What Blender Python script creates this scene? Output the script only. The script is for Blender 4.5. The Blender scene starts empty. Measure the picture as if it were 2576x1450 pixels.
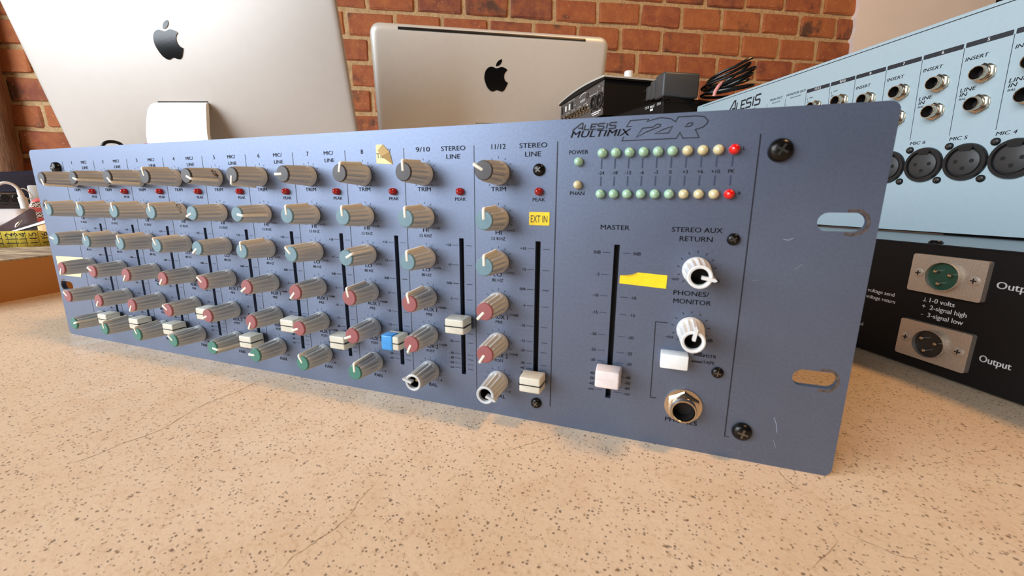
import bpy, bmesh, math, random
from mathutils import Matrix, Vector
random.seed(7)
scene = bpy.context.scene
COL = scene.collection
PI = math.pi
MM = 0.001

# ------------------------------------------------------------------ camera, world, light
cam_data = bpy.data.cameras.new('camera')
cam_data.sensor_width = 36.0
cam_data.lens = 36.0 * 1035.97 / 2576.0
cam_data.clip_start = 0.01
cam_data.clip_end = 50
cam_data.dof.use_dof = True
cam_data.dof.focus_distance = 0.45
cam_data.dof.aperture_fstop = 26.0
cam = bpy.data.objects.new('camera', cam_data)
COL.objects.link(cam)
cam.matrix_world = Matrix(((0.942729, -0.076338, 0.324708, 0.414295),
                           (0.333486, 0.195157, -0.922334, -0.169396),
                           (0.007040, 0.977797, 0.209438, 0.101437),
                           (0, 0, 0, 1)))
scene.camera = cam

world = bpy.data.worlds.new('room_light')
scene.world = world
world.use_nodes = True
bg = world.node_tree.nodes['Background']
bg.inputs[0].default_value = (0.92, 0.94, 1.0, 1)
bg.inputs[1].default_value = 0.055


def area(name, loc, target, sx, sy, power, color):
    l = bpy.data.lights.new(name, 'AREA')
    l.shape = 'RECTANGLE'
    l.size = sx
    l.size_y = sy
    l.energy = power
    l.color = color
    o = bpy.data.objects.new(name, l)
    COL.objects.link(o)
    o.location = loc
    o.rotation_euler = (Vector(target) - Vector(loc)).to_track_quat('-Z', 'Y').to_euler()
    return o


# tall window on the left, in front of the worktop, and a warm ceiling lamp further in
area('window_light', (-1.08, -1.45, 0.80), (0.2, 0.1, 0.05), 1.9, 1.3, 83, (0.84, 0.92, 1.0))
area('room_lamp', (1.5, -0.06, 2.1), (0.5, 1.2, 0.2), 0.3, 0.3, 27, (1.0, 0.58, 0.24))

scene.view_settings.view_transform = 'Standard'
scene.view_settings.look = 'None'
scene.view_settings.exposure = 0.0
scene.view_settings.gamma = 1.0
scene.view_settings.use_curve_mapping = False


# ------------------------------------------------------------------ materials
def srgb(r, g, b):
    f = lambda c: (c / 255 / 12.92) if c <= 10 else ((c / 255 + 0.055) / 1.055) ** 2.4
    return (f(r), f(g), f(b), 1)


class NT:
    def __init__(self, name):
        self.m = bpy.data.materials.new(name)
        self.m.use_nodes = True
        self.t = self.m.node_tree
        self.b = self.t.nodes['Principled BSDF']

    def n(self, typ, **kw):
        nd = self.t.nodes.new(typ)
        for k, v in kw.items():
            setattr(nd, k, v)
        return nd

    def l(self, a, b):
        self.t.links.new(a, b)

    def set(self, **kw):
        for k, v in kw.items():
            self.b.inputs[k.replace('_', ' ')].default_value = v
        return self

    def coord(self, kind='Object'):
        return self.n('ShaderNodeTexCoord').outputs[kind]

    def noise(self, vec, scale, detail=4, rough=0.55):
        nd = self.n('ShaderNodeTexNoise')
        nd.inputs['Scale'].default_value = scale
        nd.inputs['Detail'].default_value = detail
        nd.inputs['Roughness'].default_value = rough
        self.l(vec, nd.inputs['Vector'])
        return nd.outputs['Fac']

    def ramp(self, fac, stops, interp='LINEAR'):
        nd = self.n('ShaderNodeValToRGB')
        cr = nd.color_ramp
        cr.interpolation = interp
        while len(cr.elements) < len(stops):
            cr.elements.new(0.5)
        for e, (p, c) in zip(cr.elements, stops):
            e.position = p
            e.color = c if hasattr(c, '__len__') else (c, c, c, 1)
        self.l(fac, nd.inputs[0])
        return nd.outputs['Color']

    def mix(self, fac, a, b, blend='MIX'):
        nd = self.n('ShaderNodeMix', data_type='RGBA', blend_type=blend)
        for val, sock in ((fac, nd.inputs[0]), (a, nd.inputs[6]), (b, nd.inputs[7])):
            if hasattr(val, 'is_linked'):
                self.l(val, sock)
            else:
                sock.default_value = val
        return nd.outputs[2]

    def math(self, op, a, b=0.0):
        nd = self.n('ShaderNodeMath', operation=op)
        for val, sock in ((a, nd.inputs[0]), (b, nd.inputs[1])):
            if hasattr(val, 'is_linked'):
                self.l(val, sock)
            else:
                sock.default_value = val
        return nd.outputs[0]

    def bump(self, h, strength=0.3, dist=0.001):
        nd = self.n('ShaderNodeBump')
        nd.inputs['Strength'].default_value = strength
        nd.inputs['Distance'].default_value = dist
        self.l(h, nd.inputs['Height'])
        self.l(nd.outputs[0], self.b.inputs['Normal'])

    def color(self, sock):
        self.l(sock, self.b.inputs['Base Color'])


def plain(name, rgb, rough=0.5, metal=0.0, spec=0.5, var=0.06, scale=300.0, bump=0.0, **kw):
    m = NT(name)
    c = srgb(*rgb)
    m.set(Roughness=rough, Metallic=metal)
    m.b.inputs['Specular IOR Level'].default_value = spec
    for k, v in kw.items():
        m.b.inputs[k].default_value = v
    v = m.coord()
    f = m.noise(v, scale, 3)
    lo = tuple(x * (1 - var) for x in c[:3]) + (1,)
    hi = tuple(min(1, x * (1 + var)) for x in c[:3]) + (1,)
    m.color(m.ramp(f, [(0.3, lo), (0.7, hi)]))
    if bump:
        m.bump(f, bump, 0.0004)
    return m.m


MAT = {}
m = NT('panel_paint')
v = m.coord()
m.set(Roughness=0.44, Metallic=0.7)
n1 = m.noise(v, 900, 2)
n2 = m.noise(v, 14, 5)
c1 = m.ramp(n2, [(0.3, srgb(102, 112, 133)), (0.7, srgb(110, 120, 141))])
m.color(m.mix(0.08, c1, m.ramp(n1, [(0.3, srgb(90, 96, 115)), (0.7, srgb(165, 172, 190))])))
m.l(m.ramp(n2, [(0.3, 0.43), (0.75, 0.50)]), m.b.inputs['Roughness'])
m.bump(n1, 0.05, 0.0003)
MAT['panel'] = m.m
MAT['ink'] = plain('black_print_ink', (22, 22, 34), 0.6, var=0.1)
MAT['ink_grey'] = plain('grey_blue_print_ink', (50, 60, 86), 0.6)
MAT['knob'] = plain('greige_knob_plastic', (197, 199, 199), 0.42, var=0.06, scale=120)
MAT['knob_white'] = plain('white_knob_plastic', (226, 224, 220), 0.4, var=0.05)
MAT['pointer'] = plain('cream_pointer_plastic', (234, 228, 212), 0.4)
MAT['cap_dark'] = plain('dark_grey_cap', (70, 66, 66), 0.5)
MAT['cap_blue'] = plain('blue_grey_cap', (106, 136, 146), 0.5)
MAT['cap_red'] = plain('dusty_red_cap', (150, 84, 84), 0.5)
MAT['cap_green'] = plain('green_cap', (62, 120, 104), 0.5)
MAT['hole'] = plain('dark_hollow', (26, 20, 17), 0.55)
MAT['brass'] = plain('brass_shaft', (196, 170, 110), 0.35, metal=0.9)
MAT['fader'] = plain('cream_fader_plastic', (214, 208, 190), 0.35)
MAT['fader_white'] = plain('pinkish_white_fader_plastic', (232, 218, 214), 0.35)
MAT['black'] = plain('black_plastic', (22, 22, 22), 0.4)
MAT['slot'] = plain('black_slot', (8, 8, 8), 0.7)
MAT['blackmetal'] = plain('black_screw_metal', (34, 32, 30), 0.25, metal=0.7)
MAT['recess'] = plain('screw_recess_glint', (120, 116, 110), 0.25, metal=0.9)  # glint on the screw cross painted in as a lighter grey
MAT['chassis'] = plain('zinc_chassis', (60, 62, 68), 0.5, metal=0.6)
MAT['bluetape'] = plain('blue_tape', (60, 150, 220), 0.25)
MAT['yellow'] = plain('yellow_label_tape', (250, 214, 30), 0.45)
MAT['cream_tape'] = plain('cream_masking_tape', (240, 226, 170), 0.7, scale=200, var=0.05)
MAT['tape_under'] = plain('tan_tape_underside', (206, 178, 122), 0.7)
MAT['worn'] = plain('worn_bare_metal', (98, 86, 80), 0.5, metal=0.4, var=0.45, scale=900)
MAT['scuff'] = plain('pale_scuff', (128, 135, 150), 0.6)
MAT['nickel'] = plain('nickel', (206, 190, 168), 0.18, metal=1.0, var=0.03)
MAT['white'] = plain('white_plastic', (236, 236, 232), 0.4, var=0.03)
for nm, rgb in (('green', (200, 246, 210)), ('yellow', (255, 242, 190)), ('red', (236, 22, 14)), ('darkred', (170, 20, 16))):
    MAT['led_' + nm] = plain('led_lens_' + nm, rgb, 0.08, var=0.02, **{'Transmission Weight': 0.35 if nm in ('green', 'yellow') else 0.1, 'Coat Weight': 0.6})
MAT['alu'] = plain('brushed_aluminium', (190, 183, 176), 0.45, metal=0.3, var=0.015, scale=60)
MAT['alu2'] = plain('warm_aluminium', (232, 226, 216), 0.45, metal=0.3, var=0.015, scale=60)
MAT['alu_neck'] = plain('bright_aluminium_stand', (232, 230, 226), 0.4, metal=0.3, var=0.01)
MAT['glossblack'] = plain('gloss_black', (14, 12, 12), 0.12)
MAT['bluebox'] = plain('pale_blue_paint', (168, 187, 194), 0.45, var=0.02)
MAT['darkprint'] = plain('dark_print', (36, 38, 46), 0.55)
MAT['whiteprint'] = plain('white_print', (225, 225, 225), 0.55)
MAT['xlr'] = plain('black_connector_plastic', (34, 33, 33), 0.35)
MAT['xlr_face'] = plain('charcoal_connector_insert', (58, 57, 56), 0.5)
MAT['boxblack'] = plain('black_powder_coat', (20, 17, 16), 0.6, spec=0.2, scale=1500, var=0.2, bump=0.08)
MAT['boxtop'] = plain('satin_black_lid', (40, 42, 46), 0.16, metal=0.2)
MAT['zinc'] = plain('cast_zinc_plate', (196, 182, 166), 0.42, metal=0.7, scale=1600, var=0.2, bump=0.35)
MAT['greenplastic'] = plain('green_insulator', (28, 72, 55), 0.4)
MAT['iface'] = plain('charcoal_rear_panel', (84, 78, 74), 0.5)
MAT['iface_lid'] = plain('light_grey_lid', (196, 190, 180), 0.5)
MAT['cable_black'] = plain('black_cable', (16, 15, 15), 0.3)
MAT['cable_white'] = plain('white_cable', (240, 232, 224), 0.45)
MAT['cable_red'] = plain('red_cable', (200, 80, 76), 0.5)
MAT['cable_grey'] = plain('grey_adapter_plastic', (66, 66, 67), 0.45)
MAT['pink'] = plain('pink_tie', (226, 150, 140), 0.5)
MAT['paper'] = plain('white_paper', (240, 240, 240), 0.8, var=0.01)
MAT['leather'] = plain('brown_leather', (84, 66, 66), 0.3, scale=80, var=0.2)
MAT['navy'] = plain('navy_fabric', (40, 44, 66), 0.65, scale=150, var=0.2)
MAT['greydevice'] = plain('dark_grey_device', (74, 74, 80), 0.35, metal=0.4)
MAT['photo_dark'] = plain('dark_print_page', (34, 30, 30), 0.5)
MAT['photo_tan'] = plain('tan_print_page', (226, 190, 140), 0.5)
MAT['crack'] = plain('crack_grime', (128, 100, 72), 0.9, var=0.3, scale=200)
m = NT('brown_grime')
v = m.coord()
m.set(Roughness=0.6)
m.b.inputs['Base Color'].default_value = srgb(84, 56, 34)
m.l(m.ramp(m.noise(v, 700, 4), [(0.42, 0.0), (0.6, 0.85)]), m.b.inputs['Alpha'])
MAT['grime'] = m.m
MAT['yellow_tape_measure'] = plain('yellow_tape_measure', (226, 208, 84), 0.4)

# worktop: beige terrazzo-like stone with dark pits
m = NT('pitted_stone')
v = m.coord()
m.set(Roughness=0.42)
big = m.noise(v, 5, 4)
mid = m.noise(v, 60, 5)
fine = m.noise(v, 700, 3)
base = m.ramp(big, [(0.3, srgb(228, 198, 164)), (0.7, srgb(240, 214, 184))])
base = m.mix(m.ramp(mid, [(0.45, 0.0), (0.75, 0.35)]), base, srgb(204, 164, 124))
base = m.mix(m.ramp(fine, [(0.52, 0.0), (0.75, 0.5)]), base, srgb(240, 214, 184))
base = m.mix(m.ramp(m.noise(v, 420, 4, 0.7), [(0.30, 0.55), (0.46, 0.0)]), base, srgb(176, 136, 98))


def pits(scale, thr, dens, stretch=(1, 1, 1), seed=0.0):
    mp = m.n('ShaderNodeMapping')
    mp.inputs['Location'].default_value = (seed, seed * 1.7, 0)
    mp.inputs['Scale'].default_value = stretch
    m.l(v, mp.inputs['Vector'])
    wob = m.n('ShaderNodeTexNoise')
    wob.inputs['Scale'].default_value = scale * 1.8
    m.l(mp.outputs[0], wob.inputs['Vector'])
    add = m.n('ShaderNodeVectorMath', operation='MULTIPLY_ADD')
    m.l(wob.outputs['Color'], add.inputs[0])
    add.inputs[1].default_value = (0.6 / scale,) * 3
    m.l(mp.outputs[0], add.inputs[2])
    vo = m.n('ShaderNodeTexVoronoi')
    vo.inputs['Scale'].default_value = scale
    m.l(add.outputs[0], vo.inputs['Vector'])
    sep = m.n('ShaderNodeSeparateColor')
    m.l(vo.outputs['Color'], sep.inputs[0])
    size = m.math('MULTIPLY', sep.outputs[0], thr)
    d = m.math('SUBTRACT', size, vo.outputs['Distance'])
    on = m.math('GREATER_THAN', sep.outputs[1], 1 - dens)
    pit = m.math('MULTIPLY', m.math('MULTIPLY', m.math('MAXIMUM', d, 0.0), on), 9.0)
    return m.math('MINIMUM', pit, 1.0)


p1 = pits(900, 0.46, 0.5)
p2 = pits(480, 0.36, 0.22, seed=3.1)
p3 = pits(230, 0.24, 0.10, seed=8.3)
pm = m.math('MAXIMUM', m.math('MAXIMUM', p1, p2), p3)
tone = m.ramp(m.noise(v, 150, 2), [(0.35, srgb(118, 84, 52)), (0.65, srgb(98, 84, 70))])
m.color(m.mix(m.math('MULTIPLY', pm, 0.78), base, tone))
m.bump(m.math('SUBTRACT', m.math('MULTIPLY', fine, 0.25), pm), 0.55, 0.0007)
m.l(m.ramp(mid, [(0.3, 0.36), (0.7, 0.55)]), m.b.inputs['Roughness'])
MAT['stone'] = m.m

# bricks
m = NT('old_red_brick')
v = m.coord()
m.set(Roughness=0.85)
oi = m.n('ShaderNodeObjectInfo')
rnd = oi.outputs['Random']
addv = m.n('ShaderNodeVectorMath', operation='ADD')
m.l(v, addv.inputs[0])
cmb = m.n('ShaderNodeCombineXYZ')
m.l(m.math('MULTIPLY', rnd, 37.0), cmb.inputs[0])
m.l(m.math('MULTIPLY', rnd, 91.0), cmb.inputs[2])
m.l(cmb.outputs[0], addv.inputs[1])
vv = addv.outputs[0]
basec = m.ramp(rnd, [(0.0, srgb(142, 78, 52)), (0.3, srgb(160, 90, 56)), (0.55, srgb(170, 102, 62)), (0.8, srgb(150, 80, 54)), (1.0, srgb(128, 72, 56))])
c = m.mix(m.ramp(m.noise(vv, 25, 5), [(0.4, 0.0), (0.7, 0.55)]), basec, srgb(190, 118, 66))
c = m.mix(m.ramp(m.noise(vv, 9, 4), [(0.58, 0.0), (0.68, 0.85)]), c, srgb(74, 58, 50))
sp = m.noise(vv, 240, 2)
c = m.mix(m.ramp(sp, [(0.66, 0.0), (0.74, 0.8)]), c, srgb(70, 40, 28))
c = m.mix(m.ramp(m.noise(vv, 120, 3, 0.7), [(0.63, 0.0), (0.74, 0.75)]), c, srgb(214, 174, 132))
m.color(c)
m.bump(m.math('ADD', m.noise(vv, 60, 5, 0.65), m.math('MULTIPLY', sp, -0.3)), 0.7, 0.004)
MAT['brick'] = m.m

m = NT('lime_mortar')
v = m.coord()
m.set(Roughness=0.95)
nn = m.noise(v, 45, 6, 0.7)
m.color(m.mix(m.ramp(m.noise(v, 130, 3), [(0.6, 0.0), (0.75, 0.7)]), m.ramp(nn, [(0.3, srgb(184, 148, 104)), (0.7, srgb(220, 188, 142))]), srgb(232, 206, 168)))
m.bump(nn, 0.9, 0.012)
MAT['mortar'] = m.m
MAT['plaster'] = plain('warm_plaster', (246, 236, 228), 0.8, scale=6, var=0.03)

m = NT('old_timber')
v = m.coord()
m.set(Roughness=0.75)
mp = m.n('ShaderNodeMapping')
mp.inputs['Scale'].default_value = (14, 14, 1.2)
m.l(v, mp.inputs['Vector'])
nz = m.noise(mp.outputs[0], 5, 6, 0.65)
m.color(m.ramp(nz, [(0.25, srgb(70, 44, 28)), (0.5, srgb(120, 82, 54)), (0.75, srgb(156, 116, 80))]))
m.bump(nz, 0.8, 0.01)
MAT['timber'] = m.m

m = NT('slab_side')
v = m.coord()
m.set(Roughness=0.5)
m.color(m.ramp(m.noise(v, 6, 4), [(0.3, srgb(176, 118, 56)), (0.7, srgb(190, 132, 68))]))
MAT['slab_side'] = m.m
m = NT('weathered_wood_top')
v = m.coord()
m.set(Roughness=0.7)
mp = m.n('ShaderNodeMapping')
mp.inputs['Scale'].default_value = (5, 40, 5)
mp.inputs['Rotation'].default_value = (0, 0, 0.2)
m.l(v, mp.inputs['Vector'])
nz = m.noise(mp.outputs[0], 3, 6, 0.65)
m.color(m.ramp(nz, [(0.3, srgb(110, 96, 84)), (0.5, srgb(166, 146, 122)), (0.68, srgb(226, 206, 168))]))
m.bump(nz, 0.4, 0.002)
MAT['slab_top'] = m.m

m = NT('plaid_cloth')
v = m.coord()
m.set(Roughness=0.85)
mp = m.n('ShaderNodeMapping')
mp.inputs['Scale'].default_value = (1, 1, 1)
m.l(v, mp.inputs['Vector'])
br = m.n('ShaderNodeTexChecker')
br.inputs['Scale'].default_value = 420
br.inputs['Color1'].default_value = srgb(240, 226, 214)
br.inputs['Color2'].default_value = srgb(70, 58, 54)
m.l(mp.outputs[0], br.inputs['Vector'])
wv = m.n('ShaderNodeTexWave', bands_direction='Z')
wv.inputs['Scale'].default_value = 18
m.l(v, wv.inputs['Vector'])
m.color(m.mix(m.ramp(wv.outputs['Fac'], [(0.55, 0.0), (0.62, 0.85)]), br.outputs['Color'], srgb(206, 70, 66)))
MAT['plaid'] = m.m


# ------------------------------------------------------------------ mesh helpers
class MB:
    """collects verts and faces for one mesh"""
    def __init__(self):
        self.v, self.f, self.mi, self.sm = [], [], [], []

    def add(self, verts, faces, M=None, mi=0, smooth=False):
        o = len(self.v)
        for p in verts:
            q = Vector(p)
            if M is not None:
                q = M @ q
            self.v.append(q[:])
        for f in faces:
            self.f.append([i + o for i in f])
            self.mi.append(mi)
            self.sm.append(smooth)
        return self

    def box(self, x0, x1, y0, y1, z0, z1, M=None, mi=0):
        vs = [(x, y, z) for x in (x0, x1) for y in (y0, y1) for z in (z0, z1)]
        return self.add(vs, [(0, 1, 3, 2), (4, 6, 7, 5), (0, 4, 5, 1), (2, 3, 7, 6), (0, 2, 6, 4), (1, 5, 7, 3)], M, mi)

    def rbox(self, x0, x1, y0, y1, z0, z1, r, seg=2, M=None, mi=0, smooth=True):
        bm = bmesh.new()
        bmesh.ops.create_cube(bm, size=1)
        for q in bm.verts:
            q.co = Vector(((x0 + x1) / 2 + q.co.x * (x1 - x0), (y0 + y1) / 2 + q.co.y * (y1 - y0), (z0 + z1) / 2 + q.co.z * (z1 - z0)))
        bmesh.ops.bevel(bm, geom=bm.edges[:], offset=r, segments=seg, profile=0.5, affect='EDGES')
        return self.bm(bm, M, mi, smooth)

    def bm(self, bm, M=None, mi=0, smooth=False):
        bm.verts.index_update()
        self.add([q.co[:] for q in bm.verts], [[q.index for q in f.verts] for f in bm.faces], M, mi, smooth)
        bm.free()
        return self

    def lathe(self, prof, seg=24, M=None, mi=0, smooth=True, mod=None, cap0=True, cap1=True):
        """prof: (y, r) along -y / +y axis"""
        vs, fs = [], []
        for k, (y, r) in enumerate(prof):
            for i in range(seg):
                a = 2 * PI * i / seg
                rr = r + (mod(a, k) if mod else 0)
                vs.append((rr * math.sin(a), y, rr * math.cos(a)))
        for k in range(len(prof) - 1):
            for i in range(seg):
                j = (i + 1) % seg
                fs.append((k * seg + i, k * seg + j, (k + 1) * seg + j, (k + 1) * seg + i))
        if cap0:
            fs.append(tuple(range(seg))[::-1])
        if cap1:
            fs.append(tuple((len(prof) - 1) * seg + i for i in range(seg)))
        return self.add(vs, fs, M, mi, smooth)

    def prism(self, poly, y0, y1, M=None, mi=0):
        """poly (x, z) extruded from y0 to y1"""
        n = len(poly)
        vs = [(x, y0, z) for x, z in poly] + [(x, y1, z) for x, z in poly]
        fs = [tuple(range(n)), tuple(range(2 * n - 1, n - 1, -1))]
        for i in range(n):
            j = (i + 1) % n
            fs.append((i, i + n, j + n, j))
        return self.add(vs, fs, M, mi)

    def tube(self, pts, r, seg=8, mi=0, closed=False, M=None):
        pts = [Vector(p) for p in pts]
        n = len(pts)
        vs, fs = [], []
        nrm = None
        for i, p in enumerate(pts):
            a = pts[(i - 1) % n] if (i > 0 or closed) else p
            b = pts[(i + 1) % n] if (i < n - 1 or closed) else p
            t = (b - a).normalized()
            if nrm is None:
                nrm = t.orthogonal().normalized()
            else:
                nrm = (nrm - t * nrm.dot(t))
                nrm = nrm.normalized() if nrm.length > 1e-9 else t.orthogonal().normalized()
            bn = t.cross(nrm)
            rr = r[i] if hasattr(r, '__len__') else r
            for k in range(seg):
                an = 2 * PI * k / seg
                vs.append((p + nrm * (rr * math.cos(an)) + bn * (rr * math.sin(an)))[:])
        for i in range(n - (0 if closed else 1)):
            j = (i + 1) % n
            for k in range(seg):
                l = (k + 1) % seg
                fs.append((i * seg + k, i * seg + l, j * seg + l, j * seg + k))
        if not closed:
            fs.append(tuple(range(seg))[::-1])
            fs.append(tuple((n - 1) * seg + k for k in range(seg)))
        return self.add(vs, fs, M, mi, True)

    def stroke(self, pts, w, y=0.0, M=None, mi=0, closed=False):
        """flat printed polyline in the xz plane"""
        pts = [Vector((p[0], p[1])) for p in pts]
        n = len(pts)
        L, R = [], []
        for i, p in enumerate(pts):
            a = pts[(i - 1) % n] if (i > 0 or closed) else p
            b = pts[(i + 1) % n] if (i < n - 1 or closed) else p
            d1 = (p - a).normalized() if (p - a).length > 1e-9 else (b - p).normalized()
            d2 = (b - p).normalized() if (b - p).length > 1e-9 else d1
            t = (d1 + d2)
            t = t.normalized() if t.length > 1e-6 else d1
            nn = Vector((-t.y, t.x))
            k = min(1.6, 1 / max(0.4, abs(nn.dot(Vector((-d1.y, d1.x))))))
            L.append(p + nn * (w / 2 * k))
            R.append(p - nn * (w / 2 * k))
        vs = [(q.x, y, q.y) for q in L] + [(q.x, y, q.y) for q in R]
        fs = []
        for i in range(n - (0 if closed else 1)):
            j = (i + 1) % n
            fs.append((i, j, n + j, n + i))
        return self.add(vs, fs, M, mi)

    def rect(self, x0, x1, z0, z1, y=0.0, M=None, mi=0):
        return self.add([(x0, y, z0), (x1, y, z0), (x1, y, z1), (x0, y, z1)], [(0, 1, 2, 3)], M, mi)

    def build(self, name, mats, parent=None, fix=True):
        me = bpy.data.meshes.new(name)
        me.from_pydata(self.v, [], self.f)
        for mm in (mats if isinstance(mats, (list, tuple)) else [mats]):
            me.materials.append(MAT[mm] if isinstance(mm, str) else mm)
        me.polygons.foreach_set('material_index', self.mi)
        me.polygons.foreach_set('use_smooth', self.sm)
        me.update()
        if fix:
            bm = bmesh.new()
            bm.from_mesh(me)
            bmesh.ops.recalc_face_normals(bm, faces=bm.faces[:])
            bm.to_mesh(me)
            bm.free()
        if any(self.sm):
            me.set_sharp_from_angle(angle=math.radians(38))
        o = bpy.data.objects.new(name, me)
        COL.objects.link(o)
        if parent is not None:
            o.parent = parent
        return o


def thing(name, label, cat, loc=(0, 0, 0), rot=(0, 0, 0), group=None):
    o = bpy.data.objects.new(name, None)
    o.empty_display_size = 0.02
    COL.objects.link(o)
    o.location = loc
    o.rotation_euler = rot
    o['label'] = label
    o['category'] = cat
    if group:
        o['group'] = group
    return o


def tag(o, label, cat, group=None):
    o['label'] = label
    o['category'] = cat
    if group:
        o['group'] = group
    return o


def inst(src, name, parent, loc=(0, 0, 0), rot=(0, 0, 0)):
    """another part that shares mesh data with src"""
    o = src.copy()
    o.name = name
    COL.objects.link(o)
    o.parent = parent
    o.location = loc
    o.rotation_euler = rot
    return o


_tc = {}


def text_geo(s, bold=0.0):
    key = s
    if key not in _tc:
        cu = bpy.data.curves.new('t', 'FONT')
        cu.body = s
        cu.size = 1
        cu.resolution_u = 3
        o = bpy.data.objects.new('t', cu)
        COL.objects.link(o)
        bpy.context.view_layer.update()
        me = bpy.data.meshes.new_from_object(o.evaluated_get(bpy.context.evaluated_depsgraph_get()))
        vs = [(p.co.x, p.co.y) for p in me.vertices]
        fs = [tuple(f.vertices) for f in me.polygons]
        bpy.data.objects.remove(o)
        bpy.data.curves.remove(cu)
        bpy.data.meshes.remove(me)
        _tc[key] = (vs, fs)
    return _tc[key]


CAP = None


def put_text(mb, s, x, z, h, w=None, y=-0.00008, bold=0.0, shear=0.0, align='C', M=None, mi=0, rot=0.0, spread=1.0):
    """text with cap height h centred on (x, z); w = total width"""
    global CAP
    if CAP is None:
        vv, _ = text_geo('H')
        CAP = max(p[1] for p in vv)
    vs, fs = text_geo(s, bold)
    if not vs:
        return
    x0 = min(p[0] for p in vs)
    x1 = max(p[0] for p in vs)
    k = h / CAP
    kx = (w / (x1 - x0)) if w else k * spread
    ox = {'C': (x0 + x1) / 2, 'L': x0, 'R': x1}[align]
    out = []
    for px, py in vs:
        a = (px - ox) * kx + (py - CAP / 2) * k * shear
        b = (py - CAP / 2) * k
        if rot:
            a, b = a * math.cos(rot) - b * math.sin(rot), a * math.sin(rot) + b * math.cos(rot)
        out.append((x + a, y, z + b))
    if bold:
        dx = min(.09, .03 + bold * 1.6) * h * .5
        cr, sr = (math.cos(rot), math.sin(rot)) if rot else (1, 0)
        for sg in (-1, 1):
            mb.add([(p[0] + sg * dx * cr, p[1], p[2] + sg * dx * sr) for p in out], fs, M, mi)
    else:
        mb.add(out, fs, M, mi)


def curve_plate(name, outer, holes, t, mat, parent):
    """flat plate with holes: outline and holes in (x, z), thickness t going +y from 0"""
    cu = bpy.data.curves.new('c', 'CURVE')
    cu.dimensions = '2D'
    cu.fill_mode = 'BOTH'
    cu.extrude = t / 2
    for loop in [outer] + holes:
        sp = cu.splines.new('POLY')
        sp.points.add(len(loop) - 1)
        for p, q in zip(sp.points, loop):
            p.co = (q[0] * 10, q[1] * 10, 0, 1)
        sp.use_cyclic_u = True
    cu.extrude = t * 5
    o = bpy.data.objects.new('c', cu)
    COL.objects.link(o)
    bpy.context.view_layer.update()
    me = bpy.data.meshes.new_from_object(o.evaluated_get(bpy.context.evaluated_depsgraph_get()))
    mb = MB()
    mb.add([(p.co.x / 10, (p.co.z + t * 5) / 10, p.co.y / 10) for p in me.vertices], [tuple(f.vertices) for f in me.polygons])
    bpy.data.objects.remove(o)
    bpy.data.curves.remove(cu)
    bpy.data.meshes.remove(me)
    # weld so that normals come out right
    bm = bmesh.new()
    bmv = [bm.verts.new(q) for q in mb.v]
    for f in mb.f:
        try:
            bm.faces.new([bmv[i] for i in f])
        except ValueError:
            pass
    bmesh.ops.remove_doubles(bm, verts=bm.verts[:], dist=1e-6)
    return MB().bm(bm).build(name, mat, parent)


def rrect(x0, x1, z0, z1, r, n=6):
    pts = []
    for cx, cz, a0 in ((x1 - r, z1 - r, 0), (x0 + r, z1 - r, PI / 2), (x0 + r, z0 + r, PI), (x1 - r, z0 + r, 1.5 * PI)):
        for i in range(n + 1):
            a = a0 + PI / 2 * i / n
            pts.append((cx + r * math.cos(a), cz + r * math.sin(a)))
    return pts


def rect_pts(x0, x1, z0, z1):
    return [(x0, z0), (x1, z0), (x1, z1), (x0, z1)]


def catmull(pts, n=5, closed=True):
    out = []
    N = len(pts)
    for i in range(N if closed else N - 1):
        g = lambda k: Vector(pts[k % N]) if closed else Vector(pts[max(0, min(N - 1, k))])
        p0, p1, p2, p3 = g(i - 1), g(i), g(i + 1), g(i + 2)
        for s in range(n):
            t = s / n
            out.append(0.5 * ((2 * p1) + (p2 - p0) * t + (2 * p0 - 5 * p1 + 4 * p2 - p3) * t * t + (3 * p1 - p0 - 3 * p2 + p3) * t ** 3))
    if not closed:
        out.append(Vector(pts[-1]))
    return out


def smooth_path(pts, n=6):
    return catmull([Vector(p) for p in pts], n, False)


def rotz(a):
    return Matrix.Rotation(a, 4, 'Z')


def T(x, y, z):
    return Matrix.Translation((x, y, z))


# wordmark drawn as strokes: unit height 1, A with a long left leg
def alesis_logo(mb, x, z, w, h, lw, y=-0.00008, M=None, mi=0):
    st = [[(-0.62, -0.12), (0.30, 1.12), (0.50, 1.12), (0.62, 0.0)], [(0.05, 0.30), (0.58, 0.30)],
          [(0.85, 0.85), (0.85, 0.0), (1.45, 0.0)],
          [(2.3, 0.88), (1.62, 0.88), (1.62, 0.0), (2.3, 0.0)], [(1.62, 0.45), (2.2, 0.45)],
          [(3.25, 0.92), (2.55, 0.92), (2.45, 0.8), (2.45, 0.58), (2.55, 0.47), (3.1, 0.47), (3.2, 0.36), (3.2, 0.12), (3.1, 0.0), (2.4, 0.0)],
          [(3.55, 0.96), (3.55, 0.0)],
          [(4.65, 1.0), (3.95, 1.0), (3.85, 0.86), (3.85, 0.62), (3.95, 0.5), (4.5, 0.5), (4.6, 0.38), (4.6, 0.12), (4.5, 0.0), (3.8, 0.0)]]
    sx = w / 5.2
    for s in st:
        mb.stroke([(x + (px + 0.16 * py + 0.55) * sx, z + py * h) for px, py in s], lw, y, M, mi)


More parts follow.
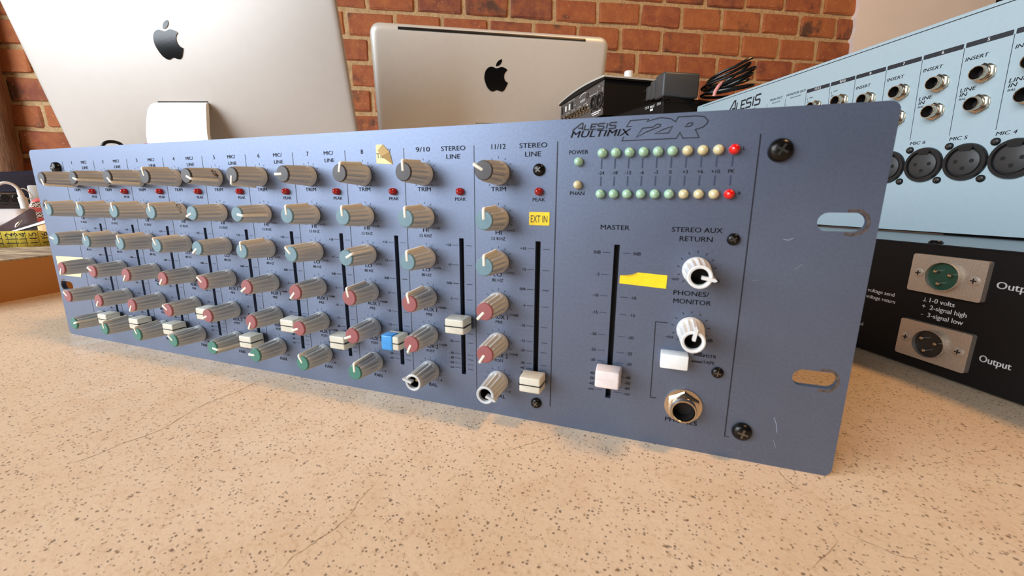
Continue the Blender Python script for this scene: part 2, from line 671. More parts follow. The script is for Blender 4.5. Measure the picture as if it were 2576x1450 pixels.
# ------------------------------------------------------------------ setting: worktop, walls
WYAW = 0.469
WP0 = (0.276, 1.65, 0.496)
WT = thing('worktop', 'beige pitted stone worktop on which all the equipment stands', 'worktop', (0, 0, 0))
mb = MB()
WN = (math.sin(WYAW), -math.cos(WYAW))
wl = lambda u: (WP0[0] + math.cos(WYAW) * u + WN[0] * .03, WP0[1] + math.sin(WYAW) * u + WN[1] * .03)
wpoly = [(-2.2, -0.9), (1.9, -0.9), wl(1.8), wl(-2.55)]
n = 4
mb.add([(a, b, 0) for a, b in wpoly] + [(a, b, -.04) for a, b in wpoly], [(0, 1, 2, 3), (7, 6, 5, 4)] + [(i, (i + 1) % n, n + (i + 1) % n, n + i) for i in range(n)])
mb.build('slab', 'stone', WT)


def crack(pts, w, name='crack'):
    rr = random.Random(len(pts) * 3 + int(pts[0][0]))
    P = []
    for (ax, ay), (bx, by) in zip(pts, pts[1:]):
        for k in range(5):
            t = k / 5
            P.append((ax + (bx - ax) * t + rr.uniform(-.35, .35), ay + (by - ay) * t + rr.uniform(-.35, .35)))
    P.append(pts[-1])
    L, R = [], []
    for i, p in enumerate(P):
        a, b = P[max(0, i - 1)], P[min(len(P) - 1, i + 1)]
        dx, dy = b[0] - a[0], b[1] - a[1]
        q = math.hypot(dx, dy) or 1
        e = min(1, i / 4, (len(P) - 1 - i) / 4) * rr.uniform(.3, 1.1) * w / 2.8
        L.append(((p[0] - dy / q * e) * MM, (p[1] + dx / q * e) * MM, 0.00006))
        R.append(((p[0] + dy / q * e) * MM, (p[1] - dx / q * e) * MM, 0.00006))
    n = len(P)
    c = MB().add(L + R, [(i, i + 1, n + i + 1, n + i) for i in range(n - 1)])
    return c.build(name, 'crack', WT)


crack([(205.5, -1.5), (208.6, -25.5), (206.1, -40.5), (209.5, -55.7), (212.2, -65.5), (208.5, -78.1), (208.0, -87.0), (204.8, -96.1)], 0.45)
crack([(323.9, -57.6), (324.6, -71.6), (326.5, -79.5), (324.1, -88.8), (322.0, -95.6), (322.1, -101.1)], 0.3)
crack([(464.2, -1.0), (465.7, -5.9), (467.6, -9.8), (470.5, -13)], 0.4)
crack([(378.7, -7.8), (370.6, -17.3), (364.1, -24.2), (358.3, -32.1)], 0.3)
crack([(474.3, -29.4), (479.8, -31.6), (487.9, -35.6), (497.0, -33.7)], 0.3)
crack([(473.7, -34.6), (469.7, -40.7), (460.8, -51.0)], 0.25)

wall = thing('wall_back', 'old red brick wall behind the computers', 'wall', (WP0[0], WP0[1], 0), (0, 0, WYAW))
del wall['category']
wall['kind'] = 'structure'
mb = MB()
nx, nz = 90, 40
vs, fs = [], []
rr = random.Random(3)
X0, X1, Z0, Z1 = -2.6, 0.925, 0.0, 1.45
for j in range(nz + 1):
    for i in range(nx + 1):
        vs.append((X0 + (X1 - X0) * i / nx, 0.002 + rr.uniform(-.002, .002), Z0 + (Z1 - Z0) * j / nz))
for j in range(nz):
    for i in range(nx):
        a = j * (nx + 1) + i
        fs.append((a, a + 1, a + nx + 2, a + nx + 1))
mb.add(vs, fs, smooth=True)
mb.box(X0, X1, 0.012, 0.12, Z0, Z1)
o = mb.build('mortar', 'mortar', wall)

variants = []
for k in range(8):
    rk = random.Random(100 + k)
    q = MB().rbox(-.0768, .0768, -.004, .05, -.0358, .0358, 0.0042, 1, smooth=False)
    q.v = [(x + rk.uniform(-.0028, .0028), y + rk.uniform(-.002, .002), z + rk.uniform(-.003, .003)) for x, y, z in q.v]
    variants.append(q)
bsrc = [None] * 8
PITCH = 0.1685
rk = random.Random(11)
count = 0
for k in range(-5, 7):
    zc = WP0[2] + (k + 0.5) * 0.086
    ph = 0.102 if k % 2 == 0 else 0.010
    mlo = int(math.floor((-2.35 - ph) / PITCH))
    for mi_ in range(mlo, 8):
        xa, xb = ph + mi_ * PITCH, ph + (mi_ + 1) * PITCH
        if xa > 0.90:
            continue
        xb_c = min(xb, 0.93)
        s = (xb_c - xa) / PITCH
        vi = rk.randrange(8)
        if bsrc[vi] is None:
            bsrc[vi] = variants[vi].build('brick', 'brick', wall)
            o = bsrc[vi]
        else:
            o = bsrc[vi].copy()
            COL.objects.link(o)
            o.parent = wall
        o.name = 'brick'
        o.location = ((xa + xb_c) / 2 + rk.uniform(-.002, .002), rk.uniform(-.004, .002), zc + rk.uniform(-.002, .002))
        o.scale = (s * 1.0 - (0 if s > .9 else 0.03), 1, 1)
        o.rotation_euler = (0, rk.uniform(-.012, .012), 0)
        count += 1

# plaster wall to the right of the bricks
mb = MB()
rr = random.Random(5)
edge = [(0.921 + rr.uniform(-.006, .006), z / 40 * 1.45) for z in range(41)]
mb.prism(edge + [(3.0, 1.45), (3.0, 0.0)], -0.022, 0.1)
o = mb.build('wall_right', 'plaster')
o.location = (WP0[0], WP0[1], 0)
o.rotation_euler = (0, 0, WYAW)
o['kind'] = 'structure'
o['label'] = 'warm pinkish plaster wall right of the bricks'

# old timber post and reddish board at the left end of the brick wall
mb = MB()
rr = random.Random(9)
mb.lathe([(0, .04)] + [(y / 24 * 1.45, .040 + rr.uniform(-.003, .003)) for y in range(1, 24)] + [(1.45, .04)], 20,
         M=Matrix.Rotation(PI / 2, 4, 'X'))
o = mb.build('trim_1', 'timber')
o.location = (WP0[0] + math.cos(WYAW) * -2.19 + math.sin(WYAW) * .05, WP0[1] + math.sin(WYAW) * -2.19 - math.cos(WYAW) * .05, 0)
o.rotation_euler = (0, 0, 0)
o['kind'] = 'structure'
o['label'] = 'rough old timber post at left of brick wall'
mb = MB().rbox(-.16, -.04, -.06, .0, 0, 1.45, .004, 1)
o = mb.build('trim_2', plain('red_brown_board', (120, 66, 50), 0.7, scale=30, var=.2))
o.location = (WP0[0] + math.cos(WYAW) * -2.20, WP0[1] + math.sin(WYAW) * -2.20, 0)
o.rotation_euler = (0, 0, WYAW)
o['kind'] = 'structure'
o['label'] = 'reddish brown board left of the timber post'

# ------------------------------------------------------------------ rack mixer
PW, PH = 0.4826, 0.1326
MX = thing('rack_mixer', 'blue grey rack mixing console with rows of ribbed knobs and sliders', 'mixer', (0, 0, 0))
kx = [46.8 + 33.1 * i for i in range(8)] + [311.7, 348.2]
sx = [64.4, 97.4, 130.5, 163.5, 196.4, 229.4, 262.3, 295.2, 330.1, 366.3]
divx = [36.6, 70.2, 103.4, 136.6, 169.6, 202.7, 235.6, 268.5, 301.7, 336.9, 373.6]
rows = [112.6, 93.3, 74.5, 55.5, 36.5, 17.6]


def slot_loop(x0, x1, z, h):
    return [(px * MM, pz * MM) for px, pz in rrect(x0, x1, z - h / 2, z + h / 2, h / 2 - .01, 6)]


holes = [[(a * MM, b * MM) for a, b in rect_pts(s - 1.15, s + 1.15, 18.0, 84.2)] for s in sx]
holes.append([(a * MM, b * MM) for a, b in rect_pts(398.0, 400.2, 17.6, 84.2)])
for x0, x1 in ((3.0, 17.5), (465.3, 479.6)):
    for zc in (94.8, 38.0):
        holes.append(slot_loop(x0, x1, zc, 6.4))
curve_plate('front_panel', [(a * MM, b * MM) for a, b in rrect(0, 482.6, 0, 132.6, 3.0, 5)], holes, 0.0028, 'panel', MX)
MB().rbox(.0300, .4520, .0040, .062, .003, .1296, .001, 1, smooth=False).build('chassis', 'chassis', MX)
MB().box(.05, .41, .0029, .0045, .016, .086).build('fader_backing', 'slot', MX)

# printed lettering and lines
ink = MB()
tx = lambda s, x, z, h, w=None, **k: put_text(ink, s, x * MM, z * MM, h * MM, w * MM if w else None, **k)
grey, ink0 = 1, 0
line = lambda x0, z0, x1, z1, w=.28, mi=0: ink.stroke([(x0 * MM, z0 * MM), (x1 * MM, z1 * MM)], w * MM, -0.00007, mi=mi)
nums = ['1', '2', '3', '4', '5', '6', '7', '8', '9/10', '11/12']
SC = [('+10', 80.9), ('+5', 71.8), ('0dB', 63.0), ('-5', 55.6), ('-10', 46.2), ('-15', 39.0), ('-20', 34.4), ('-30', 28.3), ('-40', 25.9), ('-50', 23.4), ('-oo', 21.0)]
B1 = 0.006
for i, x in enumerate(kx):
    st = i >= 8
    s = sx[i]
    tx(nums[i], x, 123.3, 2.0, {8: 7.2, 9: 6.4}.get(i), bold=B1 * .5)
    if st:
        tx('STEREO', x + 15.2, 123.3, 1.9, 11.8, bold=B1)
        tx('LINE', x + 15.2, 119.9, 1.9, 6.8, bold=B1)
    else:
        tx('MIC/', x + 13.2, 123.3, 1.7, 5.8, bold=B1)
        tx('LINE', x + 13.5, 119.9, 1.7, 6.0, bold=B1)
    tx('TRIM', x, 105.9, 1.8, 6.8, bold=B1)
    tx('PEAK', s, 101.6, 1.45, 5.4, bold=B1)
    tx('HI', x, 87.3, 1.7, 2.8, bold=B1)
    tx('12 KHZ', x, 84.7, 1.35, 6.5, bold=B1 * .6)
    tx('LO', x - .4, 68.6, 1.7, 3.9, bold=B1)
    tx('80 HZ', x - .4, 66.0, 1.35, 5.4, bold=B1 * .6)
    for zz in (88.4, 69.7):
        tx('+15', x + 6.0, zz, 1.0, 2.6, bold=B1)
        tx('-15', x - 5.8, zz, 1.0, 2.4, bold=B1)
    for nm, sub, zz in (('AUX 1', 'PRE', 49.0), ('AUX 2', 'POST', 30.2)):
        tx(nm, x + .9, zz, 1.9, 7.3, bold=B1)
        tx(sub, x + .3, zz - 2.5, 1.35, 3.4 if sub == 'PRE' else 4.4, bold=B1 * .6)
        tx('+10dB', x + 7.4, zz + 1.5, .95, 4.4, bold=B1)
        tx('-oo', x - 5.8, zz + 1.5, .95, 2.2, bold=B1)
    tx('BAL' if st else 'PAN', x + 1.2, 9.7, 1.8, 4.8, bold=B1)
    tx('L', x - 5.9, 12.7, 1.0, bold=B1)
    tx('R', x + 5.9, 12.7, 1.0, bold=B1)
    for rz in rows:
        for k in range(-5, 6):
            a = math.radians(k * 28)
            line(x + 5.95 * math.sin(a), rz + 5.95 * math.cos(a), x + 6.85 * math.sin(a), rz + 6.85 * math.cos(a), .24)
    for lab, zz in SC:
        tx(lab, s - 5.3, zz, 1.2, bold=B1, align='R')
        wl = .34 if lab == '0dB' else .22
        line(s - 4.7, zz, s - 1.6, zz, wl)
        line(s + 2.3, zz, s + 5.2, zz, wl)
for i, x in enumerate(divx):
    line(x, 124.2 if i < 10 else 124.4, x, 10.9 if i < 10 else 8.8, .3 if i < 10 else .42)
# master section
line(444.9, 124.3, 445.6, 9.1, .42)
line(445.5, 9.2, 447.2, 9.2, .3)
tx('POWER', 382.2, 120.1, 1.5, 7.6, bold=B1)
tx('PHAN', 382.2, 104.2, 1.5, 5.8, bold=B1)
lx = [391.2 + 5.08 * i for i in range(10)]
for x, s in zip(lx, ['-24', '-18', '-12', '-6', '-3', '0', '+3', '+6', '+10', 'PK']):
    tx(s, x + .2, 112.0, 1.25, bold=B1)
    line(x + .2, 117.2, x + .2, 113.5, .52, grey)
    line(x + .2, 110.6, x + .2, 107.0, .52, grey)
tx('L', 440.4, 119.7, 1.2, bold=B1)
tx('R', 440.6, 104.3, 1.2, bold=B1)
tx('MASTER', 397.9, 91.0, 1.8, 11.2, bold=B1 * 1.6)
tx('STEREO AUX', 427.8, 90.9, 1.8, 17.4, bold=B1 * 1.6)
tx('RETURN', 427.8, 87.5, 1.8, 11.4, bold=B1 * 1.6)
tx('PHONES/', 428.0, 66.5, 1.8, 12.6, bold=B1 * 1.6)
tx('MONITOR', 428.6, 63.2, 1.8, 13.4, bold=B1 * 1.6)
tx('PHONES', 429.0, 12.5, 1.8, 12.2, bold=B1 * 1.6)
for lab, zz in (('0dB', 80.9), ('-5', 71.8), ('-10', 62.9), ('-15', 55.6), ('-20', 46.0), ('-25', 39.0), ('-30', 34.3), ('-40', 28.2), ('-50', 25.8), ('-60', 23.4), ('-oo', 20.9)):
    tx(lab, 392.8, zz, 1.25, bold=B1, align='R')
    tx(lab, 405.6, zz, 1.25, bold=B1, align='L')
    line(393.6, zz, 396.6, zz, .3, grey if zz < 82 and lab != '0dB' else ink0)
    line(401.6, zz, 404.6, zz, .3, grey if lab != '-10' else ink0)
for cz in (76.2, 52.6):
    for k in range(-5, 6):
        a = math.radians(k * 28)
        line(429 + 6.0 * math.sin(a), cz + 6.0 * math.cos(a), 429 + 7.0 * math.sin(a), cz + 7.0 * math.cos(a), .3)
    tx('-oo', 421.6, cz - 4.2, 1.3, 3.0, bold=B1)
    tx('dB', 436.2, cz - 4.2, 1.3, 2.4, bold=B1)
ink.stroke([(420.6 * MM, 53.9 * MM), (416.0 * MM, 53.9 * MM), (416.4 * MM, 21.0 * MM), (418.8 * MM, 21.1 * MM)], .36 * MM, -0.00007)
tx('MSTR', 437.0, 42.0, 1.25, 4.6, bold=B1)
tx('TAPE', 436.8, 39.3, 1.25, 4.2, bold=B1)
ink.rect(431.2 * MM, 434.2 * MM, 41.5 * MM, 43.2 * MM, -0.00007)
ink.rect(434.2 * MM, 435.2 * MM, 41.5 * MM, 41.9 * MM, -0.00007)
ink.rect(430.6 * MM, 434.6 * MM, 38.8 * MM, 39.5 * MM, -0.00007)
# wordmarks
alesis_logo(ink, .3796, .12835, .0163, .0021, .00052)
put_text(ink, 'MULTIMIX', .3903, .12675, .0024, .0222, bold=.05, shear=.35)
OUT = [(401.2, 130.8), (407.8, 131.0), (407.2, 130.1), (409.5, 130.8), (412.1, 131.3), (415.4, 130.7), (417.1, 129.6), (417.9, 131.2), (424.1, 131.2), (426.6, 130.8), (427.9, 129.4), (427.6, 128.4), (426.4, 127.3), (424.0, 126.6), (425.5, 123.8), (420.1, 123.8), (418.9, 125.8), (417.8, 123.8), (398.5, 123.7), (399.2, 125.2)]
TOP1 = [(401.9, 128.7), (399.9, 128.7), (401.2, 130.8)]
I1 = [(405.8, 127.9), (409.4, 128.1), (410.8, 129.1), (412.1, 128.9), (411.9, 128.2), (407.1, 126.5), (403.7, 124.7)]
I2 = [(410.3, 125.8), (413.0, 127.1), (416.2, 128.1), (415.0, 125.8)]
I3 = [(420.5, 127.7), (421.5, 128.9), (422.9, 128.9), (422.7, 128.1), (421.8, 127.8)]
for pl, cl in ((TOP1 + OUT[1:], False), (I1, True), (I2, True), (I3, True)):
    ink.stroke([(a * MM, b * MM) for a, b in pl], .36 * MM, -0.00007, closed=cl)
ink.build('lettering', ['ink', 'ink_grey'], MX, fix=False)

# --- knobs
NF = 14


def flute(a, k):
    if k < 5:
        return 0
    return -0.00066 * (0.5 - 0.5 * math.cos(a * NF)) ** 0.8


KP = [(0.0, .0047), (-.0005, .0051), (-.0017, .0051), (-.0021, .0050), (-.0030, .00490), (-.0036, .00492), (-.0080, .00465), (-.0125, .00438), (-.0148, .00425), (-.0156, .0039)]
kb = MB().lathe([(y * MM * 1000, r) for y, r in KP], NF * 6, mod=flute)
kbase = [None]
cap_src, ptr_src, hol_src = {}, [None], {}


def pointer_mb():
    # an L shaped fin: over the cap and down the body
    prof = [(-.0154, .0002), (-.0166, .0003), (-.0168, .0045), (-.0161, .0052), (-.0100, .0055), (-.0030, .0060), (-.0026, .0042), (-.0153, .0036)]
    mb = MB()
    w = .0006
    vs = [(-w, y, r) for y, r in prof] + [(w, y, r) for y, r in prof]
    n = len(prof)
    fs = [tuple(range(n)), tuple(range(2 * n - 1, n - 1, -1))] + [(i, (i + 1) % n, n + (i + 1) % n, n + i) for i in range(n)]
    bm = bmesh.new()
    bv = [bm.verts.new(q) for q in vs]
    for f in fs:
        bm.faces.new([bv[i] for i in f])
    bmesh.ops.recalc_face_normals(bm, faces=bm.faces[:])
    bmesh.ops.bevel(bm, geom=bm.edges[:], offset=.00022, segments=2, profile=.5, affect='EDGES')
    return mb.bm(bm, smooth=True)


def make_knob(x, z, ang, cap, label=None):
    rot = (0, math.radians(ang), 0)
    if kbase[0] is None:
        kbase[0] = kb.build('knob', 'knob', MX)
        k = kbase[0]
        k.location = (x, 0, z)
        k.rotation_euler = rot
    else:
        k = inst(kbase[0], 'knob', MX, (x, 0, z), rot)
    if cap not in cap_src:
        cap_src[cap] = MB().lathe([(-.0154, .0038), (-.0161, .0038), (-.0164, .0035), (-.0165, .0001)], 40).build('cap', cap, k)
    else:
        inst(cap_src[cap], 'cap', k)
    if ptr_src[0] is None:
        ptr_src[0] = pointer_mb().build('pointer', 'pointer', k)
    else:
        inst(ptr_src[0], 'pointer', k)
    if label:
        k['label'] = label
    return k


def hollow_knob(x, z, ang, mat, label, shaft):
    mod = lambda a, k: (flute(a, k) if 4 < k < 9 else 0)
    prof = [(y, r) for y, r in KP[:-1]] + [(-.0162, .0041), (-.0164, .0037), (-.0162, .0030), (-.0150, .00285), (-.0085, .00275)]
    k = MB().lathe(prof, NF * 6, mod=mod, cap1=True).build('knob', mat, MX)
    k.location = (x, 0, z)
    k.rotation_euler = (0, math.radians(ang), 0)
    k['label'] = label
    MB().lathe([(-.0086, .0027), (-.0088, .0027)], 24).build('hollow', 'hole', k)
    MB().lathe([(-.0086, .0027), (-.0148, .00282), (-.0148, .00286), (-.0086, .00276)], 24, cap0=False, cap1=False).build('hollow_wall', 'hole', k)
    if shaft:
        MB().lathe([(-.0087, .0011), (-.0128, .0011), (-.0132, .0007)], 14).build('shaft', 'brass', k)
    MB().prism([(-.00055, .0006), (.00055, .0006), (.00055, .0049), (0, .0056), (-.00055, .0049)], -.0146, -.0170).build('pointer', mat, k)
    MB().prism([(-.0005, .0040), (.0005, .0040), (.0005, .0050), (-.0005, .0050)], -.003, -.0148).build('rib', mat, k)
    return k


ANG = [[150, 105, 130, 350, 112, 190, 270, 15, 0, 300],
       [345, 355, 355, 355, 245, 98, 0, 0, 0, 0],
       [285, 350, 350, 335, 232, 0, 318, 62, 0, 0],
       [205, 300, 215, 215, 312, 235, 222, 350, 350, 222],
       [310, 212, 210, 305, 245, 205, 252, 248, 205, 212],
       [72, 0, 345, 310, 100, 268, 335, 0]]
CAPS = ['cap_dark', 'cap_blue', 'cap_blue', 'cap_red', 'cap_red', 'cap_green']
for r in range(6):
    for i in range(10):
        if r == 5 and i >= 8:
            continue
        make_knob(kx[i] * MM, rows[r] * MM, ANG[r][i], CAPS[r])
hollow_knob(kx[8] * MM, rows[5] * MM, 285, 'knob', 'capless balance knob with brass shaft showing', True)
hollow_knob(kx[9] * MM, rows[5] * MM, 110, 'knob', 'capless hollow balance knob', False)
hollow_knob(.4290, .0758, 100, 'knob_white', 'white capless stereo return knob', False)
hollow_knob(.4290, .0522, 8, 'knob_white', 'white capless phones monitor knob', False)
# brown grime on two knobs
for gx, gz, a in ((kx[4], rows[0], 60), (kx[3], rows[1], 60)):
    g = MB()
    vs, fs = [], []
    rr = random.Random(4)
    for i in range(7):
        for j in range(5):
            an = math.radians(a - 35 + i * 12)
            yy = -.0024 - j * .0009 * (1 - abs(i - 3) / 5)
            rad = .00507 + (.0) - (abs(yy) - .002) * .03
            vs.append((gx * MM + rad * math.sin(an), yy, gz * MM + rad * math.cos(an)))
    for i in range(6):
        for j in range(4):
            fs.append((i * 5 + j, i * 5 + j + 1, i * 5 + j + 6, i * 5 + j + 5))
    g.add(vs, fs, smooth=True).build('grime_patch', 'grime', MX, fix=False)

# --- slider caps
fz = [20.5, 20.8, 20.8, 34.0, 20.7, 34.0, 28.6, 32.6, 44.8, 22.0]


def fader_body(hw, hh, y0, y1):
    bm = bmesh.new()
    bmesh.ops.create_cube(bm, size=1)
    for q in bm.verts:
        fr = q.co.y < 0
        q.co = Vector((q.co.x * 2 * (hw - (.0004 if fr else 0)), y1 if fr else y0, q.co.z * 2 * (hh - (.0003 if fr else 0))))
    bmesh.ops.bevel(bm, geom=bm.edges[:], offset=.0007, segments=3, profile=.5, affect='EDGES')
    return MB().bm(bm, smooth=True)


def frame_line(hw, hh, y0, y1, t):
    """dark index line wrapped round front and sides"""
    m_ = MB()
    e = .00008
    m_.box(-hw + .0002 - e, hw - .0002 + e, y1 - e, y1 + .0008, -t, t)
    for s in (-1, 1):
        a, b = sorted((s * (hw + e), s * (hw - .0008)))
        m_.box(a, b, y1 + .0004, y0 - .0008, -t, t)
    return m_


fsrc = None
for i in range(10):
    loc = (sx[i] * MM, 0, fz[i] * MM)
    if fsrc is None:
        fsrc = fader_body(.00515, .0038, -.0012, -.0093).build('slider_cap', 'fader', MX)
        fsrc.location = loc
        fc = fsrc
        lsrc = frame_line(.00515, .0038, -.0012, -.0093, .00026).build('index_line', 'black', fc)
        ssrc = MB().box(-.0006, .0006, -.0013, .0028, -.002, .002).build('stem', 'blackmetal', fc)
    else:
        fc = inst(fsrc, 'slider_cap', MX, loc)
        inst(lsrc, 'index_line', fc)
        inst(ssrc, 'stem', fc)
    if i == 7:
        fc['label'] = 'slider cap wrapped in blue tape'
        t_ = fader_body(.00365, .0041, -.0040, -.0097)
        t_.v = [(x - .0018, y, z) for x, y, z in t_.v]
        t_.build('tape_wrap', 'bluetape', fc)
fc = fader_body(.0052, .0040, -.0012, -.0090).build('slider_cap', 'fader_white', MX)
fc.location = (.3991, 0, .0296)
fc['label'] = 'pinkish white master slider cap'
MB().box(-.0048, .0048, -.00906, -.0088, -.00008, .00008).build('index_line', 'fader', fc)
inst(ssrc, 'stem', fc)

# --- push switch, phones socket
sw = MB().rbox(-.0051, .0051, -.0055, .0005, -.0030, .0030, .0005, 2).build('push_switch', 'white', MX)
sw.location = (.4240, 0, .0397)
J = MB()
J.lathe([(0, .0072), (-.0006, .0072), (-.0008, .0058)], 32, cap1=False)
J.lathe([(-.0006, .0066), (-.0026, .0066), (-.0030, .0060), (-.0030, .0046)], 6, cap0=False, cap1=False)
jk = J.build('phones_socket', 'nickel', MX)
jk.location = (.4292, 0, .0196)
MB().lathe([(-.002, .0049), (-.0056, .0049), (-.0060, .0047), (-.0060, .0042), (-.0056, .0039), (-.0003, .0039)], 32, cap0=False, cap1=False).build('bush', 'nickel', jk)
MB().lathe([(-.0053, .00386), (-.0030, .0037), (-.0006, .0036)], 24, cap0=False).build('bore', 'hole', jk)

# --- screws
scr = {}


def screw(x, z, r, parent=MX, mat='blackmetal', y=0.0):
    key = (r, mat)
    if key not in scr:
        s = MB().lathe([(0, r), (-.25 * r, r), (-.55 * r, .86 * r), (-.72 * r, .55 * r), (-.76 * r, .001 * r)], 28).build('screw', mat, parent)
        c_ = MB()
        c_.box(-.52 * r, .52 * r, -.80 * r, -.5 * r, -.10 * r, .10 * r)
        c_.box(-.10 * r, .10 * r, -.801 * r, -.5 * r, -.52 * r, .52 * r)
        cr = c_.build('cross_recess', 'recess', s)
        scr[key] = (s, cr)
        s.location = (x, y, z)
    else:
        s0, c0 = scr[key]
        s = inst(s0, 'screw', parent, (x, y, z))
        inst(c0, 'cross_recess', s)
    s.rotation_euler = (0, random.uniform(0, 1.5), 0)
    return s


for x, z, r in ((451.3, 118.6, 3.9), (451.3, 12.7, 3.6), (440.3, 87.9, 2.2), (440.3, 35.8, 2.2), (366.1, 113.6, 2.5), (367.0, 9.6, 2.5), (30.0, 120.2, 3.9), (118.5, 9.6, 2.5), (30.0, 12.6, 3.6)):
    screw(x * MM, z * MM, r * MM)

# --- LEDs
lsrcs = {}


def led(x, z, kind, r):
    key = (kind, r)
    if key not in lsrcs:
        o = MB().lathe([(0.0005, r * 1.0), (-.0008, r), (-.0017, r * .93), (-.0024, r * .74), (-.0029, r * .42), (-.0031, r * .001)], 24).build('indicator_light', 'led_' + kind, MX)
        lsrcs[key] = o
        o.location = (x, 0, z)
    else:
        o = inst(lsrcs[key], 'indicator_light', MX, (x, 0, z))
    return o


for i in range(10):
    led(sx[i] * MM, .1049, 'darkred', .0017)
    kd = 'green' if i < 6 else ('yellow' if i < 9 else 'red')
    led((lx[i] + .3) * MM, .1194, kd, .0018)
    led((lx[i] + .3) * MM, .1040, kd, .0018)
led(.3824, .1164, 'green', .0017)
led(.3824, .1075, 'yellow', .0017)

# --- stickers and tape left on the panel
st = MB()
st.rbox(.3622, .3711, -.00022, -.00002, .0910, .0965, .00005, 1, smooth=False)
s = st.build('label_sticker', 'yellow', MX)
s['label'] = 'yellow sticker lettered EXT IN'
t_ = MB()
put_text(t_, 'EXT IN', .36655, .09365, .0029, .0072, y=-.00028)
t_.build('lettering', 'ink', s, fix=False)
s = MB().prism([(.4009, .0686), (.4188, .0677), (.4189, .0730), (.4078, .0735), (.4060, .0724), (.4010, .0718)], -.00022, -.00002).build('label_sticker', 'yellow', MX)
s['label'] = 'blank yellow sticker with a lifted corner'
MB().add([(.4012, -.0003, .0718), (.4060, -.0003, .0724), (.4078, -.0003, .0735), (.4058, -.0012, .0728), (.4030, -.0013, .0722)], [(0, 1, 4), (1, 2, 3), (1, 3, 4)]).build('curled_corner', 'cream_tape', s, fix=False)
s = MB().prism([(.2866, .1178), (.2955, .1172), (.2940, .1228), (.2905, .1262), (.2868, .1262)], -.00022, -.00002).build('masking_tape', 'cream_tape', MX)
s['label'] = 'torn cream tape above the TRIM knobs'
MB().add([(.2905, -.0003, .1262), (.2940, -.0003, .1228), (.2955, -.0003, .1172), (.2912, -.0026, .1206), (.2888, -.0018, .1234)], [(0, 1, 4), (1, 3, 4), (1, 2, 3)]).build('folded_flap', 'tape_under', s, fix=False)
t_ = MB()
put_text(t_, 'Tib', .2890, .1212, .0022, .0045, y=-.00026)
t_.build('lettering', 'ink_grey', s, fix=False)
s = MB().prism([(.0047, .0455), (.0300, .0455), (.0376, .0600), (.0048, .0594)], -.00022, -.00002).build('masking_tape', 'cream_tape', MX)
s['label'] = 'cream tape at the left ear'

# worn rings round the rack ear slots, scuffs
rr = random.Random(2)
for x0, x1, side in ((3.0, 17.5, 0), (465.3, 479.6, 1)):
    for zc in (94.8, 38.0):
        cx = (x1 - 4.2) if side else (x0 + 4.2)
        pts = []
        for k in range(15):
            a = math.radians((-100 + 200 * k / 14) * 1.15) + (0 if side else PI)
            pts.append(((cx + (4.1 + rr.uniform(-.25, .25)) * math.cos(a) * 1.05) * MM, (zc + (4.2 + rr.uniform(-.25, .25)) * math.sin(a)) * MM))
        MB().stroke(pts, 1.0 * MM, -.00006).build('worn_ring', 'worn', MX, fix=False)
for pts, w in (([(461.5, 20.5), (462.6, 18.0), (463.2, 14.5)], .5), ([(462.4, 11.2), (463.5, 8.2)], .3), ([(445.8, 3.5), (449, 3.9), (452, 3.2)], .15), ([(456, 88.6), (457.6, 88.2), (459, 89.0)], .5), ([(461, 78), (463, 80)], .3), ([(448, 73), (450, 73.4)], .25)):
    MB().stroke([(a * MM, b * MM) for a, b in pts], w * .6 * MM, -.00006).build('scuff', 'scuff', MX, fix=False)

# ------------------------------------------------------------------ black rack unit at right, sockets facing us
BX = thing('rack_unit', 'black rack unit with two nickel output sockets standing under the pale blue mixer', 'rack unit', (0.5734, 0.1341, 0), (0, 0, -1.06434))
MB().rbox(-.215, .16, 0, .26, .0015, .0768, .0012, 1, smooth=False).build('case', 'boxblack', BX)
MB().rbox(-.2148, .1598, .0012, .2588, .0766, .0776, .0004, 1, smooth=False).build('lid', 'boxtop', BX)
for fx, fy in ((-.19, .03), (.13, .03), (-.19, .23), (.13, .23)):
    MB().lathe([(0, .008), (.0025, .0075)], 16, M=T(fx, fy, 0) @ Matrix.Rotation(PI / 2, 4, 'X')).build('foot', 'black', BX)


def output_plate(cx, cz, hx, green):
    p = MB()
    ring = [(cx + .0082 * math.cos(a), cz + .0082 * math.sin(a)) for a in [2 * PI * i / 36 for i in range(36)]]
    o = curve_plate('socket_plate', rrect(cx - hx, cx + hx, cz - .0112, cz + .0112, .0012, 4), [ring[::-1]], .0032, 'zinc', BX)
    o.location = (0, -.0032, 0)
    # recessed barrel
    M_ = T(cx, .0002, cz)
    MB().lathe([(0.0, .0083), (-.0030, .0083), (-.0030, .0080), (0.0, .0080)], 32, M=M_, cap0=False, cap1=False).build('barrel', 'zinc', o)
    MB().lathe([(-.0003, .0081), (-.0006, .0081)], 28, M=M_).build('insulator', 'greenplastic' if green else 'xlr', o)
    for a in (0, 120, 240):
        px, pz = .0042 * math.sin(math.radians(a + 70)), .0042 * math.cos(math.radians(a + 70))
        MB().lathe([(-.0004, .0010), (-.0034, .0010), (-.0038, .0006)], 12, M=T(cx + px, .0002, cz + pz)).build('pin', 'nickel', o)
    for s in (-1, 1):
        r_ = .0027
        q = MB().lathe([(0, r_), (-.0004, r_), (-.0006, r_ * .8), (-.0006, .0001)], 20, M=T(cx + s * (hx - .0046), 0.0, cz)).build('screw', 'zinc', o)
        w_ = MB()
        w_.box(-.0014, .0014, -.00075, -.0004, -.0003, .0003, M=T(cx + s * (hx - .0046), 0, cz))
        w_.box(-.0003, .0003, -.00076, -.0004, -.0014, .0014, M=T(cx + s * (hx - .0046), 0, cz))
        w_.build('cross_recess', 'slot', o)
    return o


